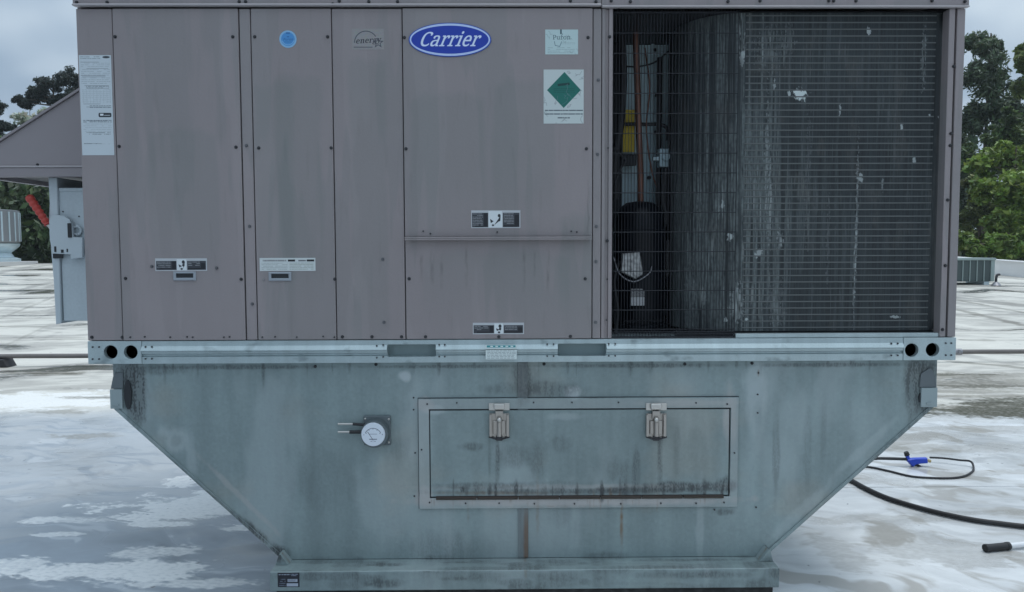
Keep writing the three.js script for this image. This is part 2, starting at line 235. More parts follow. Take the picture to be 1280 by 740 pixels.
function roofCol(x, z) {
  const s = roofState(x, z);
  const c = [0.69, 0.665, 0.595];
  sc3(c, 1 + 0.10 * s.fine + 0.06 * s.tiny);
  const d = sm(-0.16, 0.16, s.stripe + 0.35 * s.fine); mixTo(c, [0.43, 0.41, 0.37], 0.85 * d * (1 - s.near * 0.6));
  const d2 = sm(0.08, 0.26, s.stripe2 + 0.2 * s.fine); mixTo(c, [0.33, 0.315, 0.29], 0.7 * d2 * (0.25 + 0.75 * s.far));
  const p = sm(0.20, 0.28, s.stripe + 0.16 * s.tiny); mixTo(c, [0.13, 0.125, 0.11], 0.85 * p * (1 - s.near));  // dark tree reflections in the puddles put into the colour
  if (s.near > 0) {
    const wx = x + 0.35 * fbm(x * 1.7, z * 1.7 + 30, 3), wz = z + 0.25 * fbm(x * 1.9 + 8, z * 1.9, 3);
    const brush = fbm((wx + wz * 0.6) * 2.2, (wz - wx * 0.35) * 9.5, 5), cloud = fbm(wx * 1.0, wz * 1.5 + 3, 5);
    const g = [0.30, 0.335, 0.37]; sc3(g, 1 + 0.42 * cloud + 0.3 * brush + 0.06 * s.tiny);  // grey dirt film with the blue sky reflection painted in
    mixTo(g, [0.46, 0.455, 0.44], 0.6 * sm(0.0, 0.35, fbm(wx * 1.3 + 50, wz * 2.1, 4)));
    const w = sm(0.20, 0.36, 0.55 * fbm(wx * 1.6 + 11, wz * 2.6, 4) + 0.75 * brush); mixTo(g, [0.66, 0.68, 0.69], 0.5 * w); mixTo(g, [0.56, 0.58, 0.59], 0.55 * sm(-0.6, -1.6, z + 0.5 * fbm(wx, wz * 1.4 + 9, 4)) * sm(0.35, -0.1, brush));
    mixTo(c, g, s.leftN);
    const rn = s.near * (1 - s.leftN); const g2 = [0.62, 0.635, 0.64]; sc3(g2, 1 + 0.34 * cloud + 0.3 * brush + 0.06 * s.tiny);
    mixTo(g2, [0.36, 0.345, 0.315], 0.8 * sm(0.03, 0.24, fbm((wx + wz) * 1.3 + 7, (wz - wx) * 2.4, 5) + 0.25 * brush));
    mixTo(g2, [0.72, 0.735, 0.735], 0.65 * sm(0.10, 0.28, fbm(wx * 2.0 + 80, wz * 3.4, 5) + 0.3 * brush));
    mixTo(c, g2, rn);
  }
  mixTo(c, [0.90, 0.90, 0.88], Math.min(1, 1.15 * spot(whites, x, z)));
  mixTo(c, [0.21, 0.19, 0.15], spot(browns, x, z));
  mixTo(c, [0.17, 0.155, 0.125], lineMark(x, z));
  const ol = spot(olive, x, z); mixTo(c, [0.05, 0.05, 0.028], ol);
  const sp = noise(x * 23 + 9 * noise(x * 3, z * 3), z * 23 + 3); const kk = 0.86 - 0.08 * noise(x * 1.1, z * 1.1); if (sp > kk) mixTo(c, [0.10, 0.10, 0.10], 0.8 * sm(kk, kk + 0.05, sp));
  return c;
}
const olive = [G(1262, 515, .8, .26, .95), G(1225, 505, .45, .08, .9), G(1285, 505, .6, .3, .9), G(1230, 483, .6, .1, .7), G(60, 467, .35, .035, .8), G(1190, 468, .6, .08, .7), G(125, 497, .22, .03, .6)];
function roofRough(x, z) {
  const s = roofState(x, z);
  let r = 0.5 + 0.15 * s.fine;
  const p = sm(0.18, 0.32, s.stripe); r = mix(r, 0.08, p * 0.9);
  const wet = sm(-0.25, 0.1, fbm(x * 0.9 + 2, z * 1.3, 4)); r = mix(r, 0.11 + 0.08 * s.tiny, s.near * wet * 0.92);
  r = mix(r, 0.5, spot(whites, x, z)); r = mix(r, 0.6, 0.8 * lineMark(x, z)); r = mix(r, 0.85, spot(olive, x, z)); r = mix(r, 0.7, 0.8 * spot(browns, x, z));
  return Math.max(0.06, r);
}
const roofBump = field(512, 512, 0, 3, 0, 3, (x, y) => 0.5 + 0.3 * fbm(x * 1.6, y * 2.2, 3) + 0.10 * fbm(x * 9, y * 14, 3), true);
function roofMat(x0, x1, z0, z1, w, h) {
  return new THREE.MeshPhysicalMaterial({ specularIntensity: 0.7, map: field(w, h, x0, x1, z0, z1, roofCol), roughnessMap: field(w >> 1, h >> 1, x0, x1, z0, z1, roofRough, true), roughness: 1, metalness: 0, bumpMap: roofBump, bumpScale: 0.006 });
}

// ------------------------------------------------------------------ setting
const roof = new THREE.Group(); roof.name = 'roof'; roof.userData = { kind: 'structure' }; roof._o = new V3(); scene.add(roof);
const RX0 = -26, RX1 = 17, RZ0 = -32.6, RZ1 = 14;
{
  const nearM = roofMat(-6, 6, -7, 3.5, 2048, 1792), farM = roofMat(RX0, RX1, RZ0, RZ1, 1800, 2000);
  const sheet = (x0, x1, z0, z1) => { const g = new THREE.PlaneGeometry(x1 - x0, z1 - z0, 1, 1); g.rotateX(-Math.PI / 2); g.translate((x0 + x1) / 2, 0, (z0 + z1) / 2); const p = g.attributes.position; for (let i = 0; i < 4; i++) { p.setY(i, roofY(p.getZ(i))); g.attributes.uv.setXY(i, p.getX(i), p.getZ(i)); } g.computeVertexNormals(); return g; };
  part(roof, 'membrane', sheet(-6, 6, -7, 3.5), nearM);
  part(roof, 'membrane', sheet(RX0, RX1, RZ0, -7), farM);
  part(roof, 'membrane', sheet(RX0, -6, -7, 3.5), farM);
  part(roof, 'membrane', sheet(6, RX1, -7, 3.5), farM);
  part(roof, 'membrane', sheet(RX0, RX1, 3.5, RZ1), farM);
  // lapped edges of the membrane sheets, real steps of the sheet's thickness
  const lap = (z, x0, x1, m) => { const y = roofY(z); const g = new THREE.BoxGeometry(x1 - x0, 0.0025, 0.06); g.translate((x0 + x1) / 2, y + 0.00125, z); const p = g.attributes.position; for (let i = 0; i < p.count; i++) g.attributes.uv.setXY(i, p.getX(i), p.getZ(i)); part(roof, 'membrane_lap', g, m); };
  for (const z of [-1.58, -4.18, -6.78]) lap(z, 1.2, 6, nearM);
  for (const z of [1.02, -1.58, -4.18, -6.78]) lap(z, 6.003, RX1, farM);
  for (let z = -9.4; z > -32; z -= 2.6) lap(z, RX0, RX1, farM);
  // building below
  const wallM = std({ color: lin(0.45, 0.43, 0.4), roughness: 0.8 });
  part(roof, 'roof_edge', join(bx(RX0 - 0.1, RX1 + 0.3, -5, roofY(RZ0) + 0.03, RZ0 - 0.25, RZ0 - 0.004, 0.01), bx(RX0 - 0.25, RX0 - 0.004, -5, -0.06, RZ0, RZ1, 0.01), bx(RX0 - 0.1, RX1 + 0.3, -5, -0.02, RZ1 + 0.004, RZ1 + 0.25, 0.01)), wallM);
}
{ const g = new THREE.PlaneGeometry(900, 900); g.rotateX(-Math.PI / 2); g.translate(0, -5.02, -200);
  struct('ground', g, std({ color: lin(0.07, 0.085, 0.04), roughness: 0.95 })); }
// parapet along the right edge of the roof
{
  const t = thing('parapet_wall', 'low white parapet wall along right edge of the roof, behind the small condensing unit', 'wall', [RX1 + 0.15, 0, -10]);
  const wm = std({ map: field(1024, 64, -33, 14, -1, 2, (x, y) => { const c = [0.74, 0.735, 0.72]; sc3(c, 1 + 0.1 * fbm(x * 0.6, y * 2, 4) + 0.06 * fbm(x * 5, y, 3)); return c; }), roughness: 0.6 });
  const s = new THREE.Shape([[-RZ0, roofY(RZ0) - .3], [-RZ0, roofY(RZ0) + 0.42], [7, 0.56], [-RZ1, 0.6], [-RZ1, -5], [-RZ0, -5]].map(([a, b]) => new THREE.Vector2(a, b)));
  const g = new THREE.ExtrudeGeometry(s, { depth: 0.3, bevelEnabled: false }); g.rotateY(Math.PI / 2); g.translate(RX1 + 0.002, 0, 0);
  part(t, 'wall', boxUV(g), wm);
  const cap = new THREE.Shape([[-RZ0, roofY(RZ0) + 0.423], [-RZ0, roofY(RZ0) + 0.463], [7, 0.603], [-RZ1, 0.643], [-RZ1, 0.603], [7, 0.563]].map(([a, b]) => new THREE.Vector2(a, b)));
  const cg = new THREE.ExtrudeGeometry(cap, { depth: 0.36, bevelEnabled: false }); cg.rotateY(Math.PI / 2); cg.translate(RX1 - 0.03, 0, 0);
  part(t, 'coping', boxUV(cg), wm);
}

// ------------------------------------------------------------------ trees
const leafMat = (r) => new THREE.MeshPhysicalMaterial({ vertexColors: true, roughness: r, transmission: 0.45, thickness: 0 });
M.leaf = leafMat(0.75); M.needle = leafMat(0.8);
M.bark = std({ color: lin(0.11, 0.085, 0.065), roughness: 0.9 });
function crownGeo(seed, blobs, { per, size, tone, spread = 0.25, narrow = 0.5, sub = 9, subR = 0.42, flat = 0.0 }) {
  const r = rng(seed), P = [], C = [];
  const n3 = () => { let a, b, c, l; do { a = r() * 2 - 1; b = r() * 2 - 1; c = r() * 2 - 1; l = a * a + b * b + c * c; } while (l > 1 || l < 0.01); return [a, b, c]; };
  for (const [bx_, by, bz, rx, ry, rz] of blobs) {
    for (let k = 0; k < sub; k++) {
      const q = n3(), L = Math.hypot(...q), f = 0.4 + 0.75 * r() * r() + 0.1 * r(); const cx = bx_ + q[0] / L * f * rx, cy = by + q[1] / L * f * ry, cz = bz + q[2] / L * f * rz;
      const sr = subR * (0.35 + 0.95 * r()), t0 = 1 + spread * (r() * 2 - 1) * 0.8;
      for (let i = 0; i < per; i++) {
        const o = n3();
        const ks = 0.3 + 1.15 * r(); o[0] *= ks; o[1] *= ks; o[2] *= ks;
        const s = size * (0.6 + 0.8 * r()), d = new V3(...n3()).normalize(), e = new V3(...n3()); e.addScaledVector(d, -e.dot(d)).normalize();
        if (flat) { d.y *= 1 - flat; e.y *= 1 - flat; d.normalize(); e.normalize(); }
        d.multiplyScalar(s); e.multiplyScalar(s * narrow);
        const px = cx + o[0] * sr * rx, py = cy + o[1] * sr * ry * (1 - flat * 0.5), pz = cz + o[2] * sr * rz;
        const t = t0 * (1 + spread * (r() * 2 - 1)), yl = 1 + 0.18 * (r() * 2 - 1);
        const A = [px - d.x, py - d.y, pz - d.z], B = [px + e.x, py + e.y, pz + e.z], Cc = [px + d.x, py + d.y, pz + d.z], D = [px - e.x, py - e.y, pz - e.z];
        P.push(...A, ...B, ...Cc, ...A, ...Cc, ...D);
        for (let v = 0; v < 6; v++) C.push(tone[0] * t * yl, tone[1] * t, tone[2] * t);
      }
    }
  }
  const g = new THREE.BufferGeometry(); g.setAttribute('position', new THREE.Float32BufferAttribute(P, 3)); g.setAttribute('color', new THREE.Float32BufferAttribute(C, 3)); g.computeVertexNormals(); return g;
}
function limbs(seed, base, top, r0, blobs) {
  const r = rng(seed), gs = []; const bend = new V3((r() - .5) * 0.8, 0, (r() - .5) * 0.8);
  const mid = base.clone().lerp(top, 0.5).add(bend); const curve = new THREE.CatmullRomCurve3([base, mid, top]);
  for (let i = 0; i < 6; i++) gs.push(rod(curve.getPoint(i / 6), curve.getPoint((i + 1) / 6), r0 * (1 - 0.14 * i), 7, r0 * (1 - 0.14 * (i + 1))));
  for (const b of blobs) { const c = new V3(b[0], b[1], b[2]); let t = Math.min(0.97, Math.max(0.25, (c.y - b[4] * 0.7 - base.y) / (top.y - base.y))); gs.push(rod(curve.getPoint(t), c, r0 * 0.28, 5, r0 * 0.08)); }
  return join(gs);
}
// crown drawn from spots on the photograph: [x, y, half-width, half-height] in pixels at depth d
function tree(name, label, d, spots, opt, seed, group) {
  const z = EYE.z - d, k = d / F, r = rng(seed * 7 + 1);
  const blobs = spots.map(([x, y, a, b, dz]) => { const p = pt(x, y, z); return [p.x, p.y, z + (dz || (r() - 0.5) * 2.2 * a * k), a * k, b * k, a * k * 0.9]; });
  const cx = opt.trunkX ?? spots.reduce((s, q) => s + q[0], 0) / spots.length; const topY = Math.max(...blobs.map((b) => b[1] + b[4] * 0.4));
  const bp = pt(cx, 330, z); const base = new V3(bp.x, -5.05, z), top = new V3(bp.x + (opt.lean || 0), topY, z);
  const t = thing(name, label, 'tree', [bp.x, -5.02, z], group);
  part(t, 'trunk', limbs(seed + 5, base, top, opt.r0 || 0.3, blobs), opt.bark || M.bark);
  part(t, 'crown', crownGeo(seed, blobs, opt), opt.mat || M.leaf);
  return t;
}
const PINE = { per: 130, size: 0.17, narrow: 0.36, tone: [0.095, 0.135, 0.070], spread: 0.4, sub: 20, subR: 0.40, mat: M.needle, r0: 0.26 };
const OAK = { per: 110, size: 0.17, narrow: 0.55, tone: [0.24, 0.33, 0.06], spread: 0.35, sub: 18, subR: 0.38, flat: 0.35, r0: 0.22 };
tree('pine_tree', 'dark round-topped pine rising highest right of the unit corner post', 50, [[1237, 48, 20, 16], [1222, 64, 16, 12], [1252, 62, 12, 14], [1215, 95, 24, 22], [1243, 95, 24, 24], [1228, 130, 30, 26], [1252, 140, 16, 22], [1210, 150, 20, 26], [1236, 180, 30, 30], [1215, 205, 24, 26], [1230, 240, 26, 26], [1208, 260, 20, 30]], { ...PINE, trunkX: 1229 }, 101);
tree('pine_tree', 'dark pine seen through the gap between the coil and the corner post', 56, [[1183, 130, 14, 18], [1196, 112, 14, 14], [1175, 165, 18, 22], [1198, 170, 18, 30], [1185, 215, 20, 30], [1196, 262, 18, 30], [1180, 285, 20, 28]], { ...PINE, trunkX: 1192 }, 102);
tree('pine_tree', 'pine with sparse open crown behind the bright green trees at right edge', 60, [[1272, 108, 14, 12], [1262, 165, 14, 16], [1284, 140, 12, 14], [1275, 190, 18, 18]], { ...PINE, trunkX: 1268, per: 90, tone: [0.075, 0.11, 0.06] }, 103);
tree('leafy_tree', 'yellow-green leafy tree reaching the top of the right edge', 44, [[1285, 62, 18, 16], [1272, 82, 14, 16], [1292, 90, 18, 22], [1278, 112, 12, 12], [1296, 130, 20, 26]], { ...OAK, tone: [0.19, 0.245, 0.075], trunkX: 1292 }, 104);
tree('leafy_tree', 'bright green leafy tree with layered sprays above the white parapet', 40, [[1262, 190, 26, 16], [1240, 205, 22, 14], [1280, 200, 26, 20], [1252, 235, 30, 20], [1275, 250, 26, 22], [1228, 240, 18, 16], [1262, 280, 28, 20], [1240, 275, 20, 18], [1285, 285, 24, 20]], { ...OAK, trunkX: 1265 }, 105);
tree('leafy_tree', 'olive green low leafy tree beside the right side of the corner post', 43, [[1212, 232, 16, 16], [1222, 262, 18, 16], [1205, 275, 16, 18], [1215, 300, 20, 18], [1235, 305, 20, 16]], { ...OAK, tone: [0.16, 0.19, 0.055], trunkX: 1215 }, 106);
tree('pine_tree', 'dark pine crown showing above the sloped hood at left', 60, [[62, 108, 14, 10], [45, 118, 14, 9], [84, 98, 14, 10], [100, 100, 14, 12], [30, 128, 9, 6], [70, 122, 14, 9], [92, 122, 14, 10], [22, 124, 6, 4], [110, 120, 16, 16], [80, 140, 12, 10], [100, 142, 16, 12]], { ...PINE, trunkX: 75, tone: [0.055, 0.072, 0.058], per: 210, sub: 26, size: 0.11 }, 107);
tree('pine_tree', 'dark pine cut by the left edge of the photo', 55, [[2, 138, 12, 10], [-12, 132, 14, 12], [6, 158, 10, 8], [-10, 165, 16, 14], [2, 182, 12, 8]], { ...PINE, trunkX: -8, tone: [0.055, 0.072, 0.058], size: 0.11, per: 190 }, 108);
tree('blossoming_tree', 'pale whitish spring tree between the two dark pines at left', 52, [[38, 152, 18, 12], [55, 140, 14, 9], [28, 165, 14, 10], [60, 158, 16, 10], [72, 142, 10, 7]], { ...OAK, per: 30, tone: [0.50, 0.52, 0.42], spread: 0.3, trunkX: 45, r0: 0.12, bark: std({ color: lin(0.25, 0.23, 0.2), roughness: 0.9 }) }, 109);
tree('leafy_tree', 'small green tree beside the sloped hood at far left', 48, [[5, 178, 14, 10], [14, 190, 12, 10], [-6, 190, 16, 14]], { ...OAK, trunkX: 4, tone: [0.14, 0.21, 0.07] }, 110);
tree('leafy_tree', 'lowest bright green bush just above the small condensing unit', 37, [[1205, 300, 16, 14], [1222, 312, 16, 12], [1240, 305, 18, 14], [1258, 312, 18, 14], [1276, 306, 18, 14], [1292, 315, 16, 14]], { ...OAK, trunkX: 1250, tone: [0.21, 0.30, 0.06] }, 111);
tree('leafy_tree', 'mid green tree filling between the dark pine and right edge', 47, [[1255, 150, 14, 14], [1268, 170, 16, 14], [1248, 172, 14, 14], [1284, 165, 16, 16], [1230, 215, 18, 18], [1212, 195, 14, 20]], { ...OAK, trunkX: 1256, tone: [0.13, 0.19, 0.06], per: 80 }, 112);
// woodland behind everything, one mass
{
  const r = rng(77), blobs = [];
  for (let i = 0; i < 420; i++) {
    const x = -130 + 225 * (i / 420) + (r() - .5) * 3, d = 58 + r() * 14;
    const y = -3.5 + (i % 3 ? 0.55 * r() : r()) * (x > 28 ? 14.5 : x < -28 ? 11.5 : 9.5); blobs.push([x, y, EYE.z - d, 2.4, 2.1, 2.0]);
  }
  const g = crownGeo(78, blobs, { per: 22, size: 0.44, narrow: 0.6, tone: [0.075, 0.115, 0.045], spread: 0.4, sub: 11, subR: 0.5 });
  const o = struct('woodland', g, M.leaf); o.userData = { kind: 'stuff', label: 'dark mass of woodland behind the roof edge', category: 'woodland' };
  const hg = []; for (let i = 0; i < 64; i++) { const x = -24 - r() * 16; hg.push([x, -2.6 + r() * 9.0, EYE.z - 42 - r() * 6, 1.8, 1.7, 1.6]); }
  const g2 = crownGeo(79, hg, { per: 60, size: 0.26, narrow: 0.5, tone: [0.085, 0.135, 0.045], spread: 0.4, sub: 12, subR: 0.5 });
  const o2 = struct('hedge', g2, M.leaf); o2.userData = { kind: 'stuff', label: 'dark green shrubs under the sloped hood at left, beyond the roof', category: 'shrubs' };
}
// ------------------------------------------------------------------ rooftop unit
const RB = 1.03, RT = 1.125, PB = 1.127, PT = 2.464, DEEP = -2.1;
const unit = thing('rooftop_air_conditioner', 'large grey rooftop air conditioning unit with blue oval badge and exposed coil', 'air conditioner', [0, RB, -1.0]);
const screwGeo = new THREE.CylinderGeometry(0.0046, 0.0052, 0.006, 6); screwGeo.rotateX(Math.PI / 2);
const washGeo = new THREE.CylinderGeometry(0.0068, 0.0068, 0.002, 10); washGeo.rotateX(Math.PI / 2);
const screwOne = join(screwGeo.clone().translate(0, 0, 0.0045), washGeo.clone().translate(0, 0, 0.001));
const smallOne = (() => { const g = new THREE.CylinderGeometry(0.0034, 0.0038, 0.004, 6); g.rotateX(Math.PI / 2); return g.translate(0, 0, 0.0025); })();
function screws(parent, list, z, m = M.screwDark, g = screwOne) { for (const [x, y] of list) { const p = pt(x, y, z); p.z = z - 0.0004; put(parent, 'screw', g, m, p, [0, 0, (x * 1.7 + y) % 1]); } }

// base rail: roll-formed profile with two beads, lifting holes and fork pockets cut through
{
  const prof = [[0, 0], [0.0, -0.004], [0.002, 0.0], [0.003, 0.028], [-0.006, 0.032], [-0.006, 0.037], [0.003, 0.041], [0.004, 0.050], [0.016, 0.0535], [0.016, 0.056], [0.003, 0.073], [0.001, 0.0935], [-0.004, 0.095], [-0.03, 0.095], [-0.03, 0.0]];
  const s = new THREE.Shape(prof.slice(2).map(([a, b]) => new THREE.Vector2(a, b)));
  const g = new THREE.ExtrudeGeometry(s, { depth: 3.15, bevelEnabled: false, steps: 1 }); g.rotateY(-Math.PI / 2);
  const idx = g.index ? g.toNonIndexed() : g; const pp = idx.attributes.position;
  idx.computeBoundingBox(); const bb = idx.boundingBox;
  idx.translate(-(bb.min.x + bb.max.x) / 2, RB - bb.min.y, 0.014 - bb.max.z); idx.computeVertexNormals(); idx.setAttribute('uv', new THREE.BufferAttribute(new Float32Array(pp.count * 2), 2));
  for (const s of [-1, 1]) { const e = bx(s * 1.576, s * 1.795, RB, RB + 0.0945, -0.018, 0.004, 0.002); idx.userData[s] = e; }
  const whole = join(idx, idx.userData[-1], idx.userData[1]); whole.clearGroups();
  const ev = new Evaluator(); ev.attributes = ['position', 'normal', 'uv']; ev.useGroups = false;
  let a = new Brush(whole, M.rail); a.updateMatrixWorld();
  const holes = [[139, 440], [164, 440], [1139, 437.5], [1165, 437]].map(([x, y]) => pt(x, y, 0));
  for (const h of holes) { const c = new THREE.CylinderGeometry(0.0285, 0.0285, 0.2, 28); c.rotateX(Math.PI / 2); c.translate(h.x, h.y, 0); const b = new Brush(c, M.rail); b.updateMatrixWorld(); a = ev.evaluate(a, b, SUBTRACTION); a.updateMatrixWorld(); }
  const slots = [[484, 545], [697, 758]].map(([x0, x1]) => [pt(x0, 440).x, pt(x1, 440).x]);
  for (const [x0, x1] of slots) { const c = new RoundedBoxGeometry(x1 - x0, 0.052, 0.2, 2, 0.006); c.translate((x0 + x1) / 2, RB + 0.05, 0); const b = new Brush(c, M.rail); b.updateMatrixWorld(); a = ev.evaluate(a, b, SUBTRACTION); a.updateMatrixWorld(); }
  const rail = part(unit, 'base_rail', boxUV(a.geometry), M.rail);
  for (const h of holes) { const c = new THREE.CylinderGeometry(0.03, 0.03, 0.25, 24, 1, true); c.rotateX(Math.PI / 2); c.scale(-1, 1, 1); c.translate(h.x, h.y, -0.145); const e = new THREE.CircleGeometry(0.03, 24); e.translate(h.x, h.y, -0.27); part(rail, 'lifting_hole', join(c, e), M.dark); }
  for (const [x0, x1] of slots) { const x = (x0 + x1) / 2, w = (x1 - x0) / 2 + 0.004; const g2 = join(bx(x - w - 0.01, x - w, RB + 0.014, RB + 0.086, -0.16, -0.021, 0), bx(x + w, x + w + 0.01, RB + 0.014, RB + 0.086, -0.16, -0.021, 0), bx(x - w, x + w, RB + 0.078, RB + 0.086, -0.16, -0.021, 0), bx(x - w, x + w, RB + 0.014, RB + 0.022, -0.16, -0.021, 0), bx(x - w, x + w, RB + 0.022, RB + 0.078, -0.05, -0.045, 0)); part(rail, 'fork_pocket', g2, M.pocket); }
  const dots = []; for (const x of [116, 124, 182, 190, 471, 479, 549, 556, 684, 692, 761, 769, 1114, 1122, 1182, 1189]) for (const o of [-7, 8]) dots.push([x, 440.8 - (x - 111) * 0.0046 + o + (x > 471 && x < 1000 ? -1 : 0)]);
  screws(rail, dots, 0.004, M.screwDark, smallOne);
  const st = canvasTex(160, 80, (g, w, h) => { g.fillStyle = '#cfdad9'; g.fillRect(0, 0, w, h); g.fillStyle = '#3f8f96'; g.fillRect(6, 3, w - 12, 12); g.fillStyle = '#dfe7e5'; for (let i = 0; i < 5; i++) g.fillRect(24 + i * 26, 6, 14, 6); g.fillStyle = '#8d979a'; const r = rng(3); for (let y = 24; y < 74; y += 8) for (let x = 8; x < w - 14;) { const l = 6 + r() * 16; g.fillRect(x, y, l, 3); x += l + 4; } });
  const p0 = pt(607, 431, .013), p1 = pt(646, 449, .013); part(rail, 'sticker', (() => { const g = new THREE.BoxGeometry(p1.x - p0.x, p0.y - p1.y, 0.001); g.translate((p0.x + p1.x) / 2, (p0.y + p1.y) / 2, 0.0135); return g; })(), std({ map: st, roughness: 0.5 }));
  // the other rails and the floor pan
  part(unit, 'base_pan', join(bx(-1.793, -1.763, RB, RT, DEEP, -0.022), bx(1.763, 1.793, RB, RT, DEEP, -0.022), bx(-1.76, 1.76, RB, RT, DEEP, DEEP + 0.03), bx(-1.76, 1.76, RT - 0.012, RT - 0.003, DEEP + 0.032, -0.022, 0), bx(-1.76, 1.76, RB + 0.002, RB + 0.012, DEEP + 0.032, -0.31, 0)), M.rail);
}

// cabinet panels
function panel(name, x0, x1, y0, y1, z = 0, th = 0.022, label) { return part(unit, name, bx(x0, x1, y0, y1, z - th, z, 0.003), M.paint, label); }
const postL = panel('corner_post', -1.795, -1.6520, PB, PT);
const p1 = panel('access_panel', -1.6485, -1.1470, PB, PT, 0.004);
const mul1 = panel('mullion', -1.1430, -1.0995, PB, PT, 0.001);
const p2 = panel('access_panel', -1.0957, -0.7748, PB, PT, 0.004);
const p3 = panel('access_panel', -0.7716, -0.4905, PB, PT, 0.002);
const lipY = pt(600, 297).y;
const p4u = panel('access_panel', -0.4870, 0.2782, lipY + 0.004, PT, 0.008);
const p4l = panel('access_panel', -0.4870, 0.2780, PB, lipY - 0.006, 0.002);
part(p4u, 'drip_lip', join(bx(-0.4855, 0.2755, lipY - 0.004, lipY + 0.0035, -0.004, 0.034, 0.002), bx(-0.4855, 0.2755, lipY - 0.0105, lipY - 0.0045, 0.028, 0.034, 0.001)), M.paint);
const mul2 = panel('mullion', 0.2812, 0.3145, PB, PT, 0.002);
const jamb = part(unit, 'coil_bay_jamb', join(bx(0.3175, 0.331, PB, PT, -0.03, 0.001), bx(0.3313, 0.345, PB, PT, -0.04, -0.008), bx(0.3453, 0.361, PB, PT, -0.06, -0.001)), M.paint);
const postR = part(unit, 'corner_post', join(bx(1.727, 1.7515, PB, PT, -0.05, 0.0, 0.003), bx(1.7518, 1.7595, PB, PT, -0.05, -0.016, 0.001), bx(1.7598, 1.793, PB, PT, -0.05, 0.0, 0.003), bx(1.7515, 1.793, PB, PT, -0.052, -0.0505, 0)), M.paint);
part(unit, 'inner_frame', join(bx(-1.785, 0.33, PB + .001, PT - .001, -0.055, -0.028, 0)), M.dark);
part(unit, 'side_panel', bx(-1.7935, -1.775, PB, PT, DEEP + 0.025, -0.024), M.paintPlain);
part(unit, 'rear_panel', bx(-1.7935, 1.7, PB, PT, DEEP, DEEP + 0.022), M.paintPlain);
part(unit, 'rear_post', bx(1.73, 1.793, PB, PT, DEEP, DEEP + 0.06), M.paintPlain);

// top cover with its drip edge
{
  const j = 0.313;
  const top = part(unit, 'top_cover', join(bx(-1.80, j - .001, 2.4795, 2.575, -0.02, 0.012), bx(j + .001, 1.80, 2.4735, 2.575, -0.02, 0.010), bx(-1.80, 1.80, 2.545, 2.575, DEEP - 0.02, -0.0205), bx(-1.80, -1.78, 2.47, 2.5445, DEEP - .02, -0.0205), bx(1.78, 1.80, 2.47, 2.5445, DEEP - .02, -0.0205), bx(-1.779, 1.779, 2.47, 2.5445, DEEP - .02, DEEP - 0.003)), M.paint);
  part(top, 'drip_edge', join(bx(-1.80, j - .001, 2.4705, 2.479, -0.006, 0.022, 0.004), bx(j + .001, 1.80, 2.4655, 2.473, -0.006, 0.018, 0.004)), M.paintLit);  // highlight of the lit lower hem painted with the paler coat
  screws(top, [[96, 3], [134, 3], [299, 2], [307, 2], [416, 5], [424, 1], [461, 2], [497, 2], [713, 1], [745, 2], [764, 1], [788, 2], [910, 2], [950, 1], [1036, 1], [1042, 1], [1070, 1], [1165, 1], [1206, 2]], 0.0125);
  part(unit, 'ceiling_panel', bx(-1.78, 1.775, 2.468, 2.4705, DEEP + .03, -0.056, 0), M.dark);
}
screws(p1, [[144, 46], [291, 46], [149, 183], [295, 184], [157, 348], [301.5, 349]], 0.004);
screws(p1, [[190, 333], [271, 335]], 0.004, M.screwMid);
screws(p1, [[163, 421.5], [181, 421], [213, 421.5], [234, 421], [241, 421.5], [280, 421.5], [287, 421]], 0.004, M.screwDark, smallOne);
screws(postL, [[115, 421.5], [153, 421.5]], 0);
screws(p2, [[318.5, 46], [409.5, 46], [323.5, 185], [414, 185], [418.5, 349]], 0.004);
screws(p2, [[330, 349.5]], 0.004, M.screwLight, smallOne);
screws(p2, [[328, 421.5], [344, 421], [371, 421.5], [404, 420.5], [418, 421.5]], 0.004, M.screwDark, smallOne);
screws(mul1, [[308, 182], [312, 283], [315.5, 380]], 0.001, M.screwMid);
screws(p3, [[478.5, 324], [480, 403]], 0.002, M.screwMid);
screws(p3, [[428, 421], [465, 421], [502, 421]], 0.002, M.screwDark);
screws(p4u, [[505.5, 47], [735, 47], [507.5, 186], [733, 186]], 0.008);
screws(p4u, [[529, 289], [538, 292], [621.5, 290], [714, 289], [721, 290]], 0.008, M.screwDark, smallOne);
screws(p4l, [[511.5, 348.5], [731.5, 348.5], [532, 421], [623.5, 421], [713, 420.5]], 0.002);
screws(mul2, [[748, 100], [747, 193], [745.5, 283], [745, 327], [744.5, 403]], 0.002, M.screwMid);
screws(jamb, [[762, 46], [759, 301]], -0.001); screws(jamb, [[760, 185], [759, 349], [758, 400]], -0.001, M.screwDark, smallOne);
screws(postR, [[1192, 83], [1188.5, 167], [1187.5, 182], [1184.5, 250], [1181.5, 332], [1178, 412]], 0);

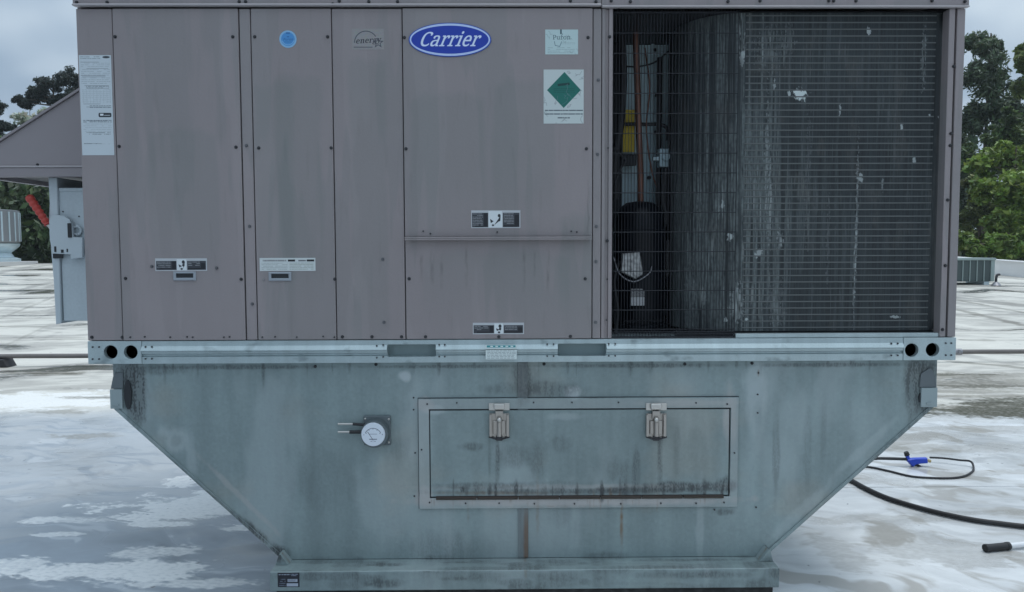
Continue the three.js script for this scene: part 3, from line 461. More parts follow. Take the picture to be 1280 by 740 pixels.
// stickers, nameplate and badge
function sticker(parent, name, x0, y0, x1, y1, z, w, h, draw, label, rough = 0.45) {
  const a = pt(x0, y0, z), b = pt(x1, y1, z); const g = new THREE.BoxGeometry(b.x - a.x, a.y - b.y, 0.0008); g.translate((a.x + b.x) / 2, (a.y + b.y) / 2, z + 0.0005);
  return part(parent, name, g, std({ map: canvasTex(w, h, draw), roughness: rough }), label);
}
function textRows(g, seed, x0, x1, y0, y1, step, hgt, col) { const r = rng(seed); g.fillStyle = col; for (let y = y0; y < y1; y += step) for (let x = x0; x < x1 - 4;) { const l = Math.min(x1 - x, 3 + r() * step * 2.6); if (r() > 0.12) g.fillRect(x, y + r() * 0.6, l, hgt); x += l + 2 + r() * 3; } }
sticker(postL, 'nameplate', 98.5, 69, 143, 194, 0, 210, 600, (g, w, h) => {
  g.fillStyle = '#c3ccd2'; g.fillRect(0, 0, w, h); g.fillStyle = '#3b4248'; g.beginPath(); g.ellipse(178, 12, 24, 7, 0, 0, 7); g.fill();
  textRows(g, 5, 10, 140, 8, 22, 10, 4, '#8a949b'); g.fillStyle = '#8a949b';
  for (const y of [40, 78, 120, 128, 180, 196, 290, 308, 392, 462, 528]) g.fillRect(10 + (y % 40), y, w - 50 - (y % 60), 3);
  textRows(g, 6, 12, 200, 46, 76, 10, 3, '#a3adb3'); textRows(g, 7, 12, 200, 84, 118, 11, 3, '#a0a9b0'); textRows(g, 8, 12, 200, 134, 176, 11, 3, '#9ba5ab'); textRows(g, 9, 40, 190, 184, 196, 9, 4, '#7c868c');
  g.fillStyle = '#a9b3b9'; for (let x = 20; x < 200; x += 22) g.fillRect(x, 205, 2, 84);
  for (let y = 205; y < 285; y += 12) textRows(g, y, 14, 200, y, y + 8, 12, 3, '#aab4b9');
  textRows(g, 10, 60, 200, 300, 314, 10, 4, '#7c868c'); g.fillStyle = '#262c33'; g.beginPath(); g.roundRect(116, 345, 84, 26, 8); g.fill(); g.fillStyle = '#dbe2e6'; g.fillRect(126, 350, 22, 12); g.fillRect(152, 358, 40, 3);
  textRows(g, 11, 14, 200, 388, 400, 9, 4, '#6f7980'); textRows(g, 12, 14, 200, 410, 455, 11, 3, '#a8b2b8'); textRows(g, 13, 50, 190, 462, 474, 9, 4, '#7c868c'); textRows(g, 14, 14, 100, 528, 536, 9, 4, '#707a80'); textRows(g, 15, 110, 200, 530, 536, 9, 3, '#a8b2b8');
}, 'tall white data plate with table of printed lines');
{ // round blue sticker
  const c = pt(360, 49, 0.004); const g = new THREE.CylinderGeometry(0.0345, 0.0345, 0.0012, 36); g.rotateX(Math.PI / 2); g.translate(c.x, c.y, 0.0046);
  const p = g.attributes.position; for (let i = 0; i < p.count; i++) g.attributes.uv.setXY(i, (p.getX(i) - c.x) / 0.069 + 0.5, (p.getY(i) - c.y) / 0.069 + 0.5);
  part(p2, 'round_sticker', g, std({ roughness: 0.45, map: canvasTex(256, 256, (g) => { g.fillStyle = '#86b4d8'; g.fillRect(0, 0, 256, 256); g.fillStyle = '#4a8fcb'; g.beginPath(); g.arc(128, 128, 102, 0, 7); g.fill(); g.strokeStyle = '#7fb2dc'; g.lineWidth = 10; g.beginPath(); g.arc(128, 120, 92, 0.3, 2.8); g.stroke(); g.fillStyle = '#2b6aa6'; g.fillRect(100, 28, 58, 22); g.fillRect(112, 86, 36, 16); g.font = 'italic bold 52px sans-serif'; g.textAlign = 'center'; g.fillText('Puron', 128, 150); g.fillRect(70, 166, 110, 8); }) }), 'round pale blue sticker with small print');
}
sticker(p3, 'faded_sticker', 440, 36, 480, 62, 0.002, 320, 208, (g, w, h) => {
  g.fillStyle = '#93908f'; g.fillRect(0, 0, w, h); const r = rng(91); for (let i = 0; i < 500; i++) { g.fillStyle = `rgba(${134 + r() * 26 | 0},${132 + r() * 26 | 0},${134 + r() * 24 | 0},.5)`; g.fillRect(r() * w, r() * h, 8 + r() * 26, 2 + r() * 6); }
  g.strokeStyle = '#4c4e58'; g.lineWidth = 9; g.beginPath(); g.arc(140, 140, 116, Math.PI * 1.0, Math.PI * 1.82); g.stroke();
  g.strokeStyle = '#35343d'; g.fillStyle = '#35343d'; g.font = 'italic bold 74px serif'; g.save(); g.rotate(-0.06); g.fillText('energy', 24, 150); g.restore();
  g.lineWidth = 8; g.strokeStyle = '#4a4b55'; const cx = 262, cy = 140; g.beginPath(); for (let i = 0; i <= 10; i++) { const a = -Math.PI / 2 + i * Math.PI / 5, q = i % 2 ? 20 : 48; i ? g.lineTo(cx + Math.cos(a) * q, cy + Math.sin(a) * q) : g.moveTo(cx + Math.cos(a) * q, cy + Math.sin(a) * q); } g.stroke();
  g.fillStyle = '#4f505a'; g.fillRect(14, 180, 190, 8);
}, 'faded square sticker with a worn arc and star', 0.55);
{ // oval badge
  const a = pt(511, 50, 0.008), b = pt(614, 50, 0.008), cy = pt(562, 50, 0.008).y, cx = (a.x + b.x) / 2, rx = (b.x - a.x) / 2, ry = rx * 0.405;
  const s = new THREE.Shape(); s.absellipse(cx, cy, rx, ry, 0, Math.PI * 2);
  const g = new THREE.ExtrudeGeometry(s, { depth: 0.003, bevelEnabled: true, bevelSize: 0.0015, bevelThickness: 0.0015, bevelOffset: -0.0015, curveSegments: 48 }); g.translate(0, 0, 0.0082);
  const p = g.attributes.position; for (let i = 0; i < p.count; i++) g.attributes.uv.setXY(i, (p.getX(i) - cx) / rx / 2 + 0.5, (p.getY(i) - cy) / ry / 2 + 0.5);
  part(p4u, 'badge', g, std({ roughness: 0.3, map: canvasTex(1024, 415, (g, w, h) => {
    g.fillStyle = '#2a4fb0'; g.fillRect(0, 0, w, h); g.fillStyle = '#bccdf0'; g.beginPath(); g.ellipse(w / 2, h / 2, w / 2 - 14, h / 2 - 10, 0, 0, 7); g.fill();
    g.fillStyle = '#1d3ba6'; g.beginPath(); g.ellipse(w / 2, h / 2, w / 2 - 32, h / 2 - 36, 0, 0, 7); g.fill();
    g.fillStyle = '#d5e0f6'; g.textAlign = 'center'; g.textBaseline = 'middle'; g.font = 'italic 236px serif'; g.save(); g.translate(w / 2 - 10, h / 2 - 4); g.transform(1, 0, -0.20, 1, 0, 0); g.scale(1.0, 1); const mw = g.measureText('Carrier').width; g.scale(740 / mw, 1.0); g.fillText('Carrier', 0, 0); g.lineWidth = 5; g.strokeStyle = '#d5e0f6'; g.strokeText('Carrier', 0, 0); g.restore();
  }) }), 'blue oval badge with white italic lettering');
}
sticker(p4u, 'paper_label', 681.5, 37, 722.5, 68, 0.008, 330, 250, (g, w, h) => {
  g.fillStyle = '#b9cdcd'; g.fillRect(0, 0, w, h); g.fillStyle = '#35505a'; g.textAlign = 'center'; g.font = '62px serif'; g.fillText('Puron', w / 2, 100); g.fillRect(150, 0, 16, 46); g.strokeStyle = '#5a7480'; g.lineWidth = 6; g.beginPath(); g.moveTo(176, 40); g.lineTo(162, 66); g.moveTo(92, 118); g.lineTo(100, 160); g.lineTo(146, 170); g.lineTo(166, 120); g.stroke();
  textRows(g, 21, 160, 300, 130, 144, 12, 4, '#98aeb0'); textRows(g, 22, 24, 300, 180, 236, 17, 5, '#93a9ab'); g.strokeStyle = 'rgba(100,120,125,.6)'; g.lineWidth = 3; const r = rng(23); for (let i = 0; i < 9; i++) { let x = r() * w, y = r() * h; g.beginPath(); g.moveTo(x, y); for (let k = 0; k < 4; k++) g.lineTo(x += (r() - .3) * 40, y += (r() - .2) * 40); g.stroke(); }
}, 'small weathered white label with printed word');
sticker(p4u, 'warning_label', 679.5, 87, 729.5, 154.5, 0.008, 400, 540, (g, w, h) => {
  g.fillStyle = '#c2cbca'; g.fillRect(0, 0, w, h); g.fillStyle = '#17695f'; g.beginPath(); g.moveTo(208, 24); g.lineTo(372, 205); g.lineTo(200, 384); g.lineTo(34, 205); g.fill();
  g.fillStyle = '#0d3b3a'; g.save(); g.translate(200, 150); g.rotate(-0.12); g.font = 'bold 40px sans-serif'; g.textAlign = 'center'; g.fillRect(-60, -14, 120, 24); g.restore(); textRows(g, 31, 100, 310, 186, 232, 18, 8, '#125a53');
  g.fillStyle = '#3e4a4f'; g.textAlign = 'center'; g.font = '30px serif'; textRows(g, 32, 12, 392, 402, 416, 30, 11, '#58636a'); textRows(g, 33, 12, 392, 438, 452, 30, 11, '#58636a'); textRows(g, 34, 140, 262, 476, 492, 30, 12, '#58636a');
  g.strokeStyle = 'rgba(120,125,130,.7)'; g.lineWidth = 4; const r = rng(35); for (let i = 0; i < 16; i++) { let x = r() * w, y = r() * h; g.beginPath(); g.moveTo(x, y); for (let k = 0; k < 5; k++) g.lineTo(x += (r() - .5) * 60, y += (r() - .3) * 60); g.stroke(); }
}, 'white label with green diamond above printed lines');
const triWarn = (g, w, h, seed, mid0, mid1) => {
  g.fillStyle = '#b9bcc0'; g.fillRect(0, 0, w, h); g.fillStyle = '#3a3c42'; g.fillRect(8, 26, mid0 - 12, h - 36); g.fillRect(mid1 + 4, 26, w - mid1 - 14, h - 36);
  textRows(g, seed, 14, mid0 - 60, 34, h - 36, 17, 7, '#8b8e92'); textRows(g, seed + 1, mid1 + 14, w - 70, 34, h - 46, 17, 7, '#8b8e92'); g.fillStyle = '#1b1d24'; g.fillRect(mid0 - 48, 30, 40, h - 44); g.fillRect(40, h - 26, mid0 - 60, 14); g.fillRect(w - 60, 50, 44, h - 70); g.fillRect(mid1 + 8, h - 30, w - mid1 - 40, 18);
  g.fillStyle = '#d4dadd'; g.fillRect(mid0, 8, mid1 - mid0 - 4, h - 14); g.fillStyle = '#2a2c33'; g.beginPath(); g.moveTo(mid0 + 16, h * .48); g.lineTo(mid0 + 52, h * .62); g.lineTo(mid0 + 24, h * .72); g.fill(); g.beginPath(); g.ellipse(mid1 - 34, h * .3, 15, 18, 0, 0, 7); g.ellipse(mid1 - 34, h * .55, 12, 14, 0, 0, 7); g.ellipse(mid0 + 46, h * .84, 12, 10, 0, 0, 7); g.fill();
};
sticker(p1, 'warning_label', 194, 323, 259, 338.5, 0.004, 512, 128, (g, w, h) => triWarn(g, w, h, 41, 214, 312));
sticker(p4u, 'warning_label', 589, 263, 650.5, 285, 0.008, 512, 190, (g, w, h) => triWarn(g, w, h, 43, 180, 325));
sticker(p4l, 'warning_label', 591, 403.5, 655, 417.5, 0.002, 512, 120, (g, w, h) => triWarn(g, w, h, 45, 216, 306));
sticker(p2, 'warning_label', 324.5, 322.5, 394.5, 338.5, 0.004, 560, 128, (g, w, h) => { g.fillStyle = '#c6cdcd'; g.fillRect(0, 0, w, h); textRows(g, 51, 14, 270, 18, 34, 30, 16, '#8d9092'); g.fillStyle = '#15171c'; g.fillRect(284, 16, 72, 20); g.fillRect(474, 16, 74, 20); textRows(g, 52, 366, 466, 20, 34, 30, 14, '#6d7073'); textRows(g, 53, 18, 280, 48, 116, 15, 6, '#a4acab'); textRows(g, 54, 300, 540, 48, 112, 15, 6, '#9fa79f'); }, 'long white label with two black blocks');
// pull handles: frame with a recessed cup
for (const [p, x0, y0, x1, y1] of [[p1, 217, 339.5, 245.5, 350.5], [p2, 336, 340, 364.5, 351]]) {
  const a = pt(x0, y0, 0.004), b = pt(x1, y1, 0.004), m = 0.011; const s = new THREE.Shape([[a.x, b.y], [b.x, b.y], [b.x, a.y], [a.x, a.y]].map((q) => new THREE.Vector2(...q))); s.holes.push(new THREE.Path([[a.x + m, b.y + m], [a.x + m, a.y - m * .7], [b.x - m, a.y - m * .7], [b.x - m, b.y + m]].map((q) => new THREE.Vector2(...q))));
  const g = new THREE.ExtrudeGeometry(s, { depth: 0.004, bevelEnabled: true, bevelSize: 0.002, bevelThickness: 0.002, bevelOffset: -0.002, bevelSegments: 1 }); g.translate(0, 0, 0.0045);
  part(p, 'handle', boxUV(g), std({ color: lin(0.33, 0.36, 0.40), roughness: 0.4, metalness: 0.3 }));
  part(p, 'handle_cup', bx(a.x + m * .8, b.x - m * .8, b.y + m * .8, a.y - m * .5, 0.0042, 0.0052, 0), M.dark);
}

// economiser hood on the left end
{
  const z0 = -1.75, z1 = -0.40; const P = (x, y) => { const p = pt(x, y, z1); return [p.x, p.y]; };
  const xr = -1.797, slopeA = P(103, 112), slopeB = P(0, 178), bot = P(50, 209)[1], low = P(50, 221)[1];
  const m = (slopeA[1] - slopeB[1]) / (slopeA[0] - slopeB[0]); const yAt = (x) => slopeA[1] + m * (x - slopeA[0]); const xl = slopeA[0] + (bot + 0.03 - slopeA[1]) / m;
  const outl = [[xl, bot], [xr, bot], [xr, yAt(xr)], [xl, bot + 0.03]];
  const hood = part(unit, 'intake_hood', prism(outl, z1 - 0.012, z1, 0.002), M.paintPlain, 'sloped grey hood on the left end of the cabinet');
  part(hood, 'rear_side', prism(outl, z0, z0 + 0.012, 0.002), M.paintPlain);
  const len = Math.hypot(xr - xl, yAt(xr) - bot - 0.03), ang = Math.atan2(yAt(xr) - bot - 0.03, xr - xl);
  const tp = new THREE.BoxGeometry(len, 0.01, z1 - z0 + 0.02); tp.rotateZ(ang); tp.translate((xl + xr) / 2, (bot + 0.03 + yAt(xr)) / 2 + 0.007, (z0 + z1) / 2); part(hood, 'top_sheet', boxUV(tp), M.paintPlain);
  part(hood, 'bottom_frame', join(bx(xl, xr, low, bot - 0.002, z1 - 0.03, z1 + 0.006), bx(xl, xr, low, bot - 0.002, z0 + .01, z0 + 0.04), bx(xl, xl + 0.03, low, bot - 0.002, z0 + 0.041, z1 - 0.031)), M.paintPlain);
  part(hood, 'hem', bx(xl, xr, bot - 0.0015, bot + 0.006, z1 + .0005, z1 + 0.011, 0.002), M.paintLit);
  part(hood, 'filter', bx(xl + 0.032, xr - .01, low + 0.02, low + 0.03, z0 + 0.042, z1 - 0.032, 0), M.dark);
  screws(hood, [[47, 206]], z1 + 0.0002, M.screwDark);
}

// condenser coil: fin pack bent round both corners, tubes proud of the fins
const CZ = -0.045, CY0 = pt(1000, 413.5, CZ).y, CY1 = 2.462;
{
  const path = []; const RL = 0.26, RR = 0.07, xl = 0.675, xr = 1.757, th = 0.05;
  for (let i = 0; i <= 14; i++) { const a = Math.PI - i / 14 * Math.PI / 2; path.push([xl + RL + RL * Math.cos(a), CZ - RL + RL * Math.sin(a), Math.cos(a), Math.sin(a)]); }
  for (let i = 1; i < 12; i++) path.push([xl + RL + (xr - RR - xl - RL) * i / 12, CZ, 0, 1]);
  for (let i = 0; i <= 10; i++) { const a = Math.PI / 2 - i / 10 * Math.PI / 2; path.push([xr - RR + RR * Math.cos(a), CZ - RR + RR * Math.sin(a), Math.cos(a), Math.sin(a)]); }
  path.push([xr, -1.0, 1, 0], [xr, -2.02, 1, 0]);
  path.unshift([xl, CZ - RL - 0.02, -1, 0]);
  const S = [0]; for (let i = 1; i < path.length; i++) S.push(S[i - 1] + Math.hypot(path[i][0] - path[i - 1][0], path[i][1] - path[i - 1][1]));
  const pos = [], uv = [], nor = [], ix = []; const N = path.length;
  const ring = (off, y, sgn) => path.forEach((p, i) => { pos.push(p[0] + p[2] * off, y, p[1] + p[3] * off); uv.push(S[i], y); nor.push(p[2] * sgn, 0, p[3] * sgn); });
  ring(0, CY0, 1); ring(0, CY1, 1); ring(-th, CY0, -1); ring(-th, CY1, -1);
  for (let i = 0; i < N - 1; i++) { const a = i, b = N + i; ix.push(a, a + 1, b + 1, a, b + 1, b); const c = 2 * N + i, d = 3 * N + i; ix.push(c, d + 1, c + 1, c, d, d + 1); ix.push(b, b + 1, d + 1, b, d + 1, d); ix.push(a, c + 1, a + 1, a, c, c + 1); }
  const e = N - 1; ix.push(0, N, 3 * N, 0, 3 * N, 2 * N, e, 3 * N + e, N + e, e, 2 * N + e, 3 * N + e);
  const g = new THREE.BufferGeometry(); g.setAttribute('position', new THREE.Float32BufferAttribute(pos, 3)); g.setAttribute('normal', new THREE.Float32BufferAttribute(nor, 3)); g.setAttribute('uv', new THREE.Float32BufferAttribute(uv, 2)); g.setIndex(ix);
  const sOf = (x) => { for (let i = 1; i < N - 2; i++) if (path[i][0] >= x) return S[i - 1] + (S[i] - S[i - 1]) * (x - path[i - 1][0]) / Math.max(1e-6, path[i][0] - path[i - 1][0]); return S[N - 3]; };
  const CS = (px, py, rx, ry, k) => { const p = pt(px, py, CZ); return { x: sOf(p.x), y: p.y, rx: rx * K, ry: ry * K, rest: [k] }; };
  const marks = [CS(999, 118, 8, 7, 1.25), CS(986, 117, 2, 4, .8), CS(928, 72, 3, 10, .85), CS(931, 58, 1.5, 16, .6), CS(925, 45, 1, 22, .5), CS(1085, 39, 2.5, 5, .8), CS(1127, 159, 1.6, 3.5, .7), CS(1143, 200, 2.5, 4.5, .6), CS(968, 106, 1.5, 6, .5), CS(1050, 137, 1.3, 7, .55), CS(1071, 270, 1.6, 95, .55), CS(1075, 222, 4, 5, .6), CS(1068, 340, 1.5, 60, .5), CS(1155, 70, 3, 36, .45), CS(958, 190, 2, 70, .4), CS(962, 250, 3, 60, .4), CS(975, 300, 4, 12, .55), CS(948, 316, 4, 6, .6), CS(1118, 396, 5, 2, .6), CS(922, 380, 8, 24, .55), CS(913, 296, 3, 5, .9), CS(884, 373, 3, 10, .8), CS(908, 400, 2, 3, .8), CS(905, 255, 2, 6, .8), CS(933, 399, 2, 2, .8), CS(900, 255, 2, 18, .5), CS(880, 250, 3, 40, .3), CS(870, 375, 8, 45, .35), CS(960, 60, 16, 26, .2), CS(985, 50, 8, 20, .2), CS(970, 380, 10, 30, .22), CS(1010, 220, 3, 80, .18), CS(1103, 230, 1.2, 8, .3), CS(1035, 300, 2, 60, .2), CS(1162, 144, 1.5, 2, .7), CS(1175, 145, 1.5, 2, .7)];
  const map = field(1300, 1024, 0, 2.0, 1.1, 2.48, (x, y) => {
    const c = [0.030, 0.037, 0.041]; const L = sm(0.80, 0.25, x), L2 = sm(1.0, 0.4, x);  // L, L2: bright fin reflections of the left arc painted as pale streaks
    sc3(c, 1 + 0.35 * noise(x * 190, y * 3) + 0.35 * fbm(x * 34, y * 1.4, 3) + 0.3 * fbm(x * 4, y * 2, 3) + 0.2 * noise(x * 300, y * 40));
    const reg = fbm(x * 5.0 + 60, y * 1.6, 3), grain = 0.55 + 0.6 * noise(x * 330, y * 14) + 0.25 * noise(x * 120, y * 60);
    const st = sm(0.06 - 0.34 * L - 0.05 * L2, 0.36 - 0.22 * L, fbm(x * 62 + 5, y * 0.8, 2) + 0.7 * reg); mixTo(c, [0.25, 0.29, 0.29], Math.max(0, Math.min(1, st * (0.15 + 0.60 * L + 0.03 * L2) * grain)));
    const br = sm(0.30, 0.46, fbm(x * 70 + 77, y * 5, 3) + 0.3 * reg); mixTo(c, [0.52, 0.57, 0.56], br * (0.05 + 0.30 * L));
    const ds = sm(0.1, 0.4, fbm(x * 11 + 31, y * 6, 4)); mixTo(c, [0.13, 0.125, 0.115], 0.35 * ds * Math.max(0, grain));
    for (const t of marks) mixTo(c, [0.62, 0.68, 0.68], Math.min(1, 0.8 * splat(t, x, y) * (t.ry > 0.03 ? 0.4 + 0.8 * noise(x * 260, y * 22) : 1)));
    return c;
  });
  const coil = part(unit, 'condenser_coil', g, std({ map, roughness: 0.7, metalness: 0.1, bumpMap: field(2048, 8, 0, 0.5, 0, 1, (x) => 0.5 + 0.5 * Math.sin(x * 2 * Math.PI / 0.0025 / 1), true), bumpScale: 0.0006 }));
  const tm = std({ color: lin(0.125, 0.135, 0.135), roughness: 0.6, metalness: 0.2 });
  const t0 = rod(new V3(xl + RL - .02, 0, 0), new V3(xr - RR + .012, 0, 0), 0.0029, 6); const pitch = 0.02735;
  for (let y = CY0 + 0.014, i = 0; y < CY1 - 0.01; y += pitch, i++) put(coil, 'coil_tube', t0, tm, new V3(0, y, CZ - 0.0002));
  part(coil, 'coil_bracket', join(bx(1.7585, 1.785, 2.415, 2.462, -0.11, -0.055), bx(1.7585, 1.785, CY0 - .02, CY0 + 0.035, -0.11, -0.055)), M.dark);
  part(coil, 'end_plate', join(bx(xl - 0.004, xl + 0.06, CY0, CY1, CZ - RL - 0.05, CZ - RL - 0.022), bx(xl - .03, xr - .02, RT + .0005, CY0 - 0.002, CZ - 0.06, CZ - 0.02, 0)), M.dark);
  // header pipes at its left end
  const hx = pt(841, 200, -0.36).x;
  part(coil, 'header_pipe', join(rod(new V3(hx, 1.30, -0.37), new V3(hx, 2.44, -0.37), 0.022, 12), rod(new V3(hx - 0.05, 1.34, -0.45), new V3(hx - 0.045, 2.38, -0.45), 0.013, 10), rod(new V3(hx + 0.045, 1.2, -0.36), new V3(hx + 0.045, 2.45, -0.36), 0.014, 10)), M.rubber);
}
// compressor bay behind the wire guard
const WZ = -0.56;
M.bay = std({ color: lin(0.62, 0.78, 0.83), roughness: 0.6 });
part(unit, 'bay_back_panel', join(bx(0.30, 1.0, RT, 2.467, WZ - 0.012, WZ, 0.002), bx(0.62, 0.635, RT, 2.467, WZ + .001, WZ + 0.02, 0.002)), M.bay);
part(unit, 'bay_partition', join(bx(0.318, 0.33, RT, 2.467, WZ, -0.06, 0), bx(0.9, 0.91, RT, 2.467, WZ, -0.36, 0)), M.dark);
{
  const D = (x0, y0, x1, y1, za, zb, r = 0.004) => { const a = pt(x0, y0, zb), b = pt(x1, y1, zb); return bx(a.x, b.x, b.y, a.y, za, zb, r); };
  part(unit, 'added_dark_board', D(756, 14, 776, 424, WZ + .001, WZ + .03), M.dark);  // dark board added to darken the left of the bay
  part(unit, 'added_dark_band', D(762, 8, 850, 36, WZ + .031, WZ + .09), M.dark);  // dark board added to darken the top of the bay
  part(unit, 'control_box', D(826, 300, 848, 346, -0.50, -0.34), M.rubber);
  part(unit, 'bay_plinth', D(762, 398, 850, 424, -0.555, -0.42), M.dark);
  part(unit, 'capillary_tube', tube([pt(806, 60, -.45), pt(812, 110, -.42), pt(808, 160, -.44), pt(815, 215, -.42), pt(822, 240, -.45), pt(826, 300, -.42)], 0.004, 40, 6), M.copper);
  part(unit, 'suction_pipe', tube([pt(831, 215, -.40), pt(829, 250, -.38), pt(833, 275, -.36), pt(824, 290, -.36), pt(815, 300, -.34)], 0.012, 30, 8), M.rubber);
  part(unit, 'conduit', tube([pt(769, 420, -.2), pt(772, 390, -.22), pt(768, 350, -.24), pt(774, 330, -.26), pt(782, 322, -.25)], 0.008, 30, 8), M.rubber);
  for (const [x, y] of [[821, 165], [818, 62], [822, 118], [812, 222]]) part(unit, 'clip', D(x - 2.5, y - 2, x + 2.5, y + 2, WZ + .0015, WZ + .02, 0.002), M.dark);
  const z = -0.36, c = pt(799, 330, z), yTop = pt(799, 251, z).y, yb = RT + 0.012, r = (pt(831, 330, z).x - pt(766, 330, z).x) / 2; const h = yTop - yb;
  const prof = [[0.0, 0], [r * 1.06, 0], [r * 1.06, 0.018], [r * 0.98, 0.022], [r * 0.98, h * 0.30], [r * 1.02, h * 0.305], [r * 1.02, h * 0.33], [r, h * 0.34], [r, h * 0.74], [r * 1.015, h * 0.745], [r * 1.015, h * 0.765], [r * 0.985, h * 0.77], [r * 0.95, h * 0.86], [r * 0.8, h * 0.94], [r * 0.5, h * 0.985], [0.001, h]];
  const g = new THREE.LatheGeometry(prof.map(([a, b]) => new THREE.Vector2(a, b)), 36); g.translate(c.x, yb, z);
  const comp = part(unit, 'compressor', toCreasedNormals(g, 0.6), M.blackGloss);
  const zf = z + r;
  const lab = (x0, y0, x1, y1, zz) => { const a = pt(x0, y0, zz), b = pt(x1, y1, zz); return bx(a.x, b.x, b.y, a.y, zz - 0.02, zz, 0.001); };
  part(comp, 'compressor_label', lab(789, 361, 805.5, 382, zf + 0.002), std({ roughness: 0.5, map: (() => { const a = pt(789, 382, zf), b = pt(805.5, 361, zf); return field(32, 40, a.x, b.x, a.y, b.y, (x, y) => { const v = (y - a.y) / (b.y - a.y); const k = v < 0.5 ? 0.5 + 0.15 * noise(x * 400, y * 300) : 0.2 + 0.2 * noise(x * 500, y * 200); return [k, k, k * 1.02]; }); })() }));
  const tbp = [pt(778, 317, zf + .01), pt(800, 315, zf + .01), pt(804, 343, zf + .01), pt(794, 349, zf + .01), pt(776, 340, zf + .01)]; part(comp, 'terminal_cover', prism(tbp.map((p) => [p.x, p.y]).reverse(), zf - 0.03, zf + 0.012, 0.004), std({ roughness: 0.35, metalness: 0.5, map: field(64, 64, 0.4, 0.6, 1.3, 1.5, (x, y) => { const k = 0.4 + 0.4 * fbm(x * 60, y * 60, 3); return [k, k, k]; }) }));
  part(comp, 'wiring', tube([pt(767, 322, zf), pt(775, 343, zf + .02), pt(792, 352, zf + .03), pt(812, 341, zf + .02), pt(815, 333, zf)], 0.003, 30, 6), M.screwLight);
  part(comp, 'foot', join(bx(c.x - r * 1.25, c.x + r * 1.25, RT + .0005, yb + 0.004, z - r, z + r * 1.05, 0.003), bx(c.x - r * .7, c.x + r * .7, yb + 0.035, yb + 0.042, z + r * .9, z + r * 1.08, 0.001)), M.blackGloss);
  part(unit, 'copper_pipe', tube([pt(801, 254, z), pt(799.5, 190, z), pt(797, 120, z), pt(795, 50, z), pt(795, 26, z), pt(800, 20, z), pt(815, 22, z - .06), pt(834, 34, z - .08)], 0.0145, 60, 10), M.copper);
  const zp = -0.40;
  part(unit, 'pipe_insulation', join(tube([pt(770, 250, zp), pt(769, 200, zp), pt(775, 160, zp), pt(779, 100, zp), pt(776, 20, zp)], 0.018, 40, 8), tube([pt(781, 155, zp - .05), pt(806, 155.5, zp - .05), pt(828, 156, zp - .05), pt(834, 161, zp - .05), pt(835, 175, zp - .05)], 0.0085, 30, 8), tube([pt(833, 205, zp), pt(833, 235, zp), pt(836, 300, zp), pt(838, 400, zp)], 0.016, 30, 8)), M.rubber);
  { const a = pt(779, 137, zp - 0.07), b = pt(793, 190, zp - 0.07); part(unit, 'yellow_tag', bx(a.x, b.x, b.y, a.y, zp - 0.078, zp - 0.07, 0.001), std({ color: lin(0.62, 0.46, 0.04), roughness: 0.6 })); const c1 = pt(777, 193, zp - .1), c2 = pt(795, 207, zp - .1); part(unit, 'bracket', bx(c1.x, c2.x, c2.y, c1.y, zp - 0.12, zp - 0.09), M.dark); }
  { const q = pt(831, 197, zp + 0.02); part(unit, 'service_valve', join(bx(q.x - 0.03, q.x + 0.03, q.y - 0.045, q.y + 0.04, q.z - 0.03, q.z + 0.02, 0.006), rod(new V3(q.x - 0.055, q.y - .005, q.z), new V3(q.x + 0.055, q.y - .005, q.z), 0.014, 10), rod(new V3(q.x, q.y, q.z + 0.02), new V3(q.x, q.y, q.z + 0.035), 0.018, 10)), std({ color: lin(0.30, 0.38, 0.41), roughness: 0.35, metalness: 0.6 })); }
  part(unit, 'wire_harness', tube([pt(778, 83, WZ + .03), pt(800, 83, WZ + .06), pt(818, 78, WZ + .06), pt(836, 64, WZ + .05)], 0.004, 24, 5), M.rubber);
  part(unit, 'wire_harness', tube([pt(766, 183, -.1), pt(772, 190, -.2), pt(782, 200, -.25), pt(775, 212, -.2), pt(768, 230, -.1)], 0.006, 24, 5), M.rubber);
}
// wire guard: every wire one piece
{
  const guard = new THREE.Group(); guard.name = 'wire_guard'; guard._o = unit._o.clone(); unit.add(guard);
  const x0 = 0.364, x1 = pt(922, 200, 0).x, y0 = PB + 0.0, y1 = 2.464;
  const wm = std({ color: lin(0.010, 0.012, 0.018), roughness: 0.6 });
  const vw = rod(new V3(0, y0, 0), new V3(0, y1, 0), 0.00125, 5), hw = rod(new V3(x0, 0, 0), new V3(x1, 0, 0), 0.0019, 5);
  const n = 40; for (let i = 0; i <= n; i++) put(guard, 'wire', vw, wm, new V3(x0 + (x1 - x0) * i / n, 0, -0.012));
  for (let i = 0; i <= 16; i++) put(guard, 'wire', hw, wm, new V3(0, y0 + 0.036 + (y1 - y0 - 0.05) * i / 16, -0.0089));
  part(guard, 'guard_edge', join(bx(x0, x1, y0 + .001, y0 + 0.007, -0.016, -0.006, 0), bx(x0, x1, y0 + 0.015, y0 + 0.018, -0.014, -0.006, 0), bx(x0, x1, y0 + 0.024, y0 + 0.027, -0.014, -0.006, 0), bx(x1 - 0.002, x1, y0, y1, -0.012, -0.006, 0)), wm);
  part(unit, 'coil_sill', bx(x1 + .004, 1.726, RT + .001, RT + 0.018, -0.04, -0.006, 0.002), M.rail);
}

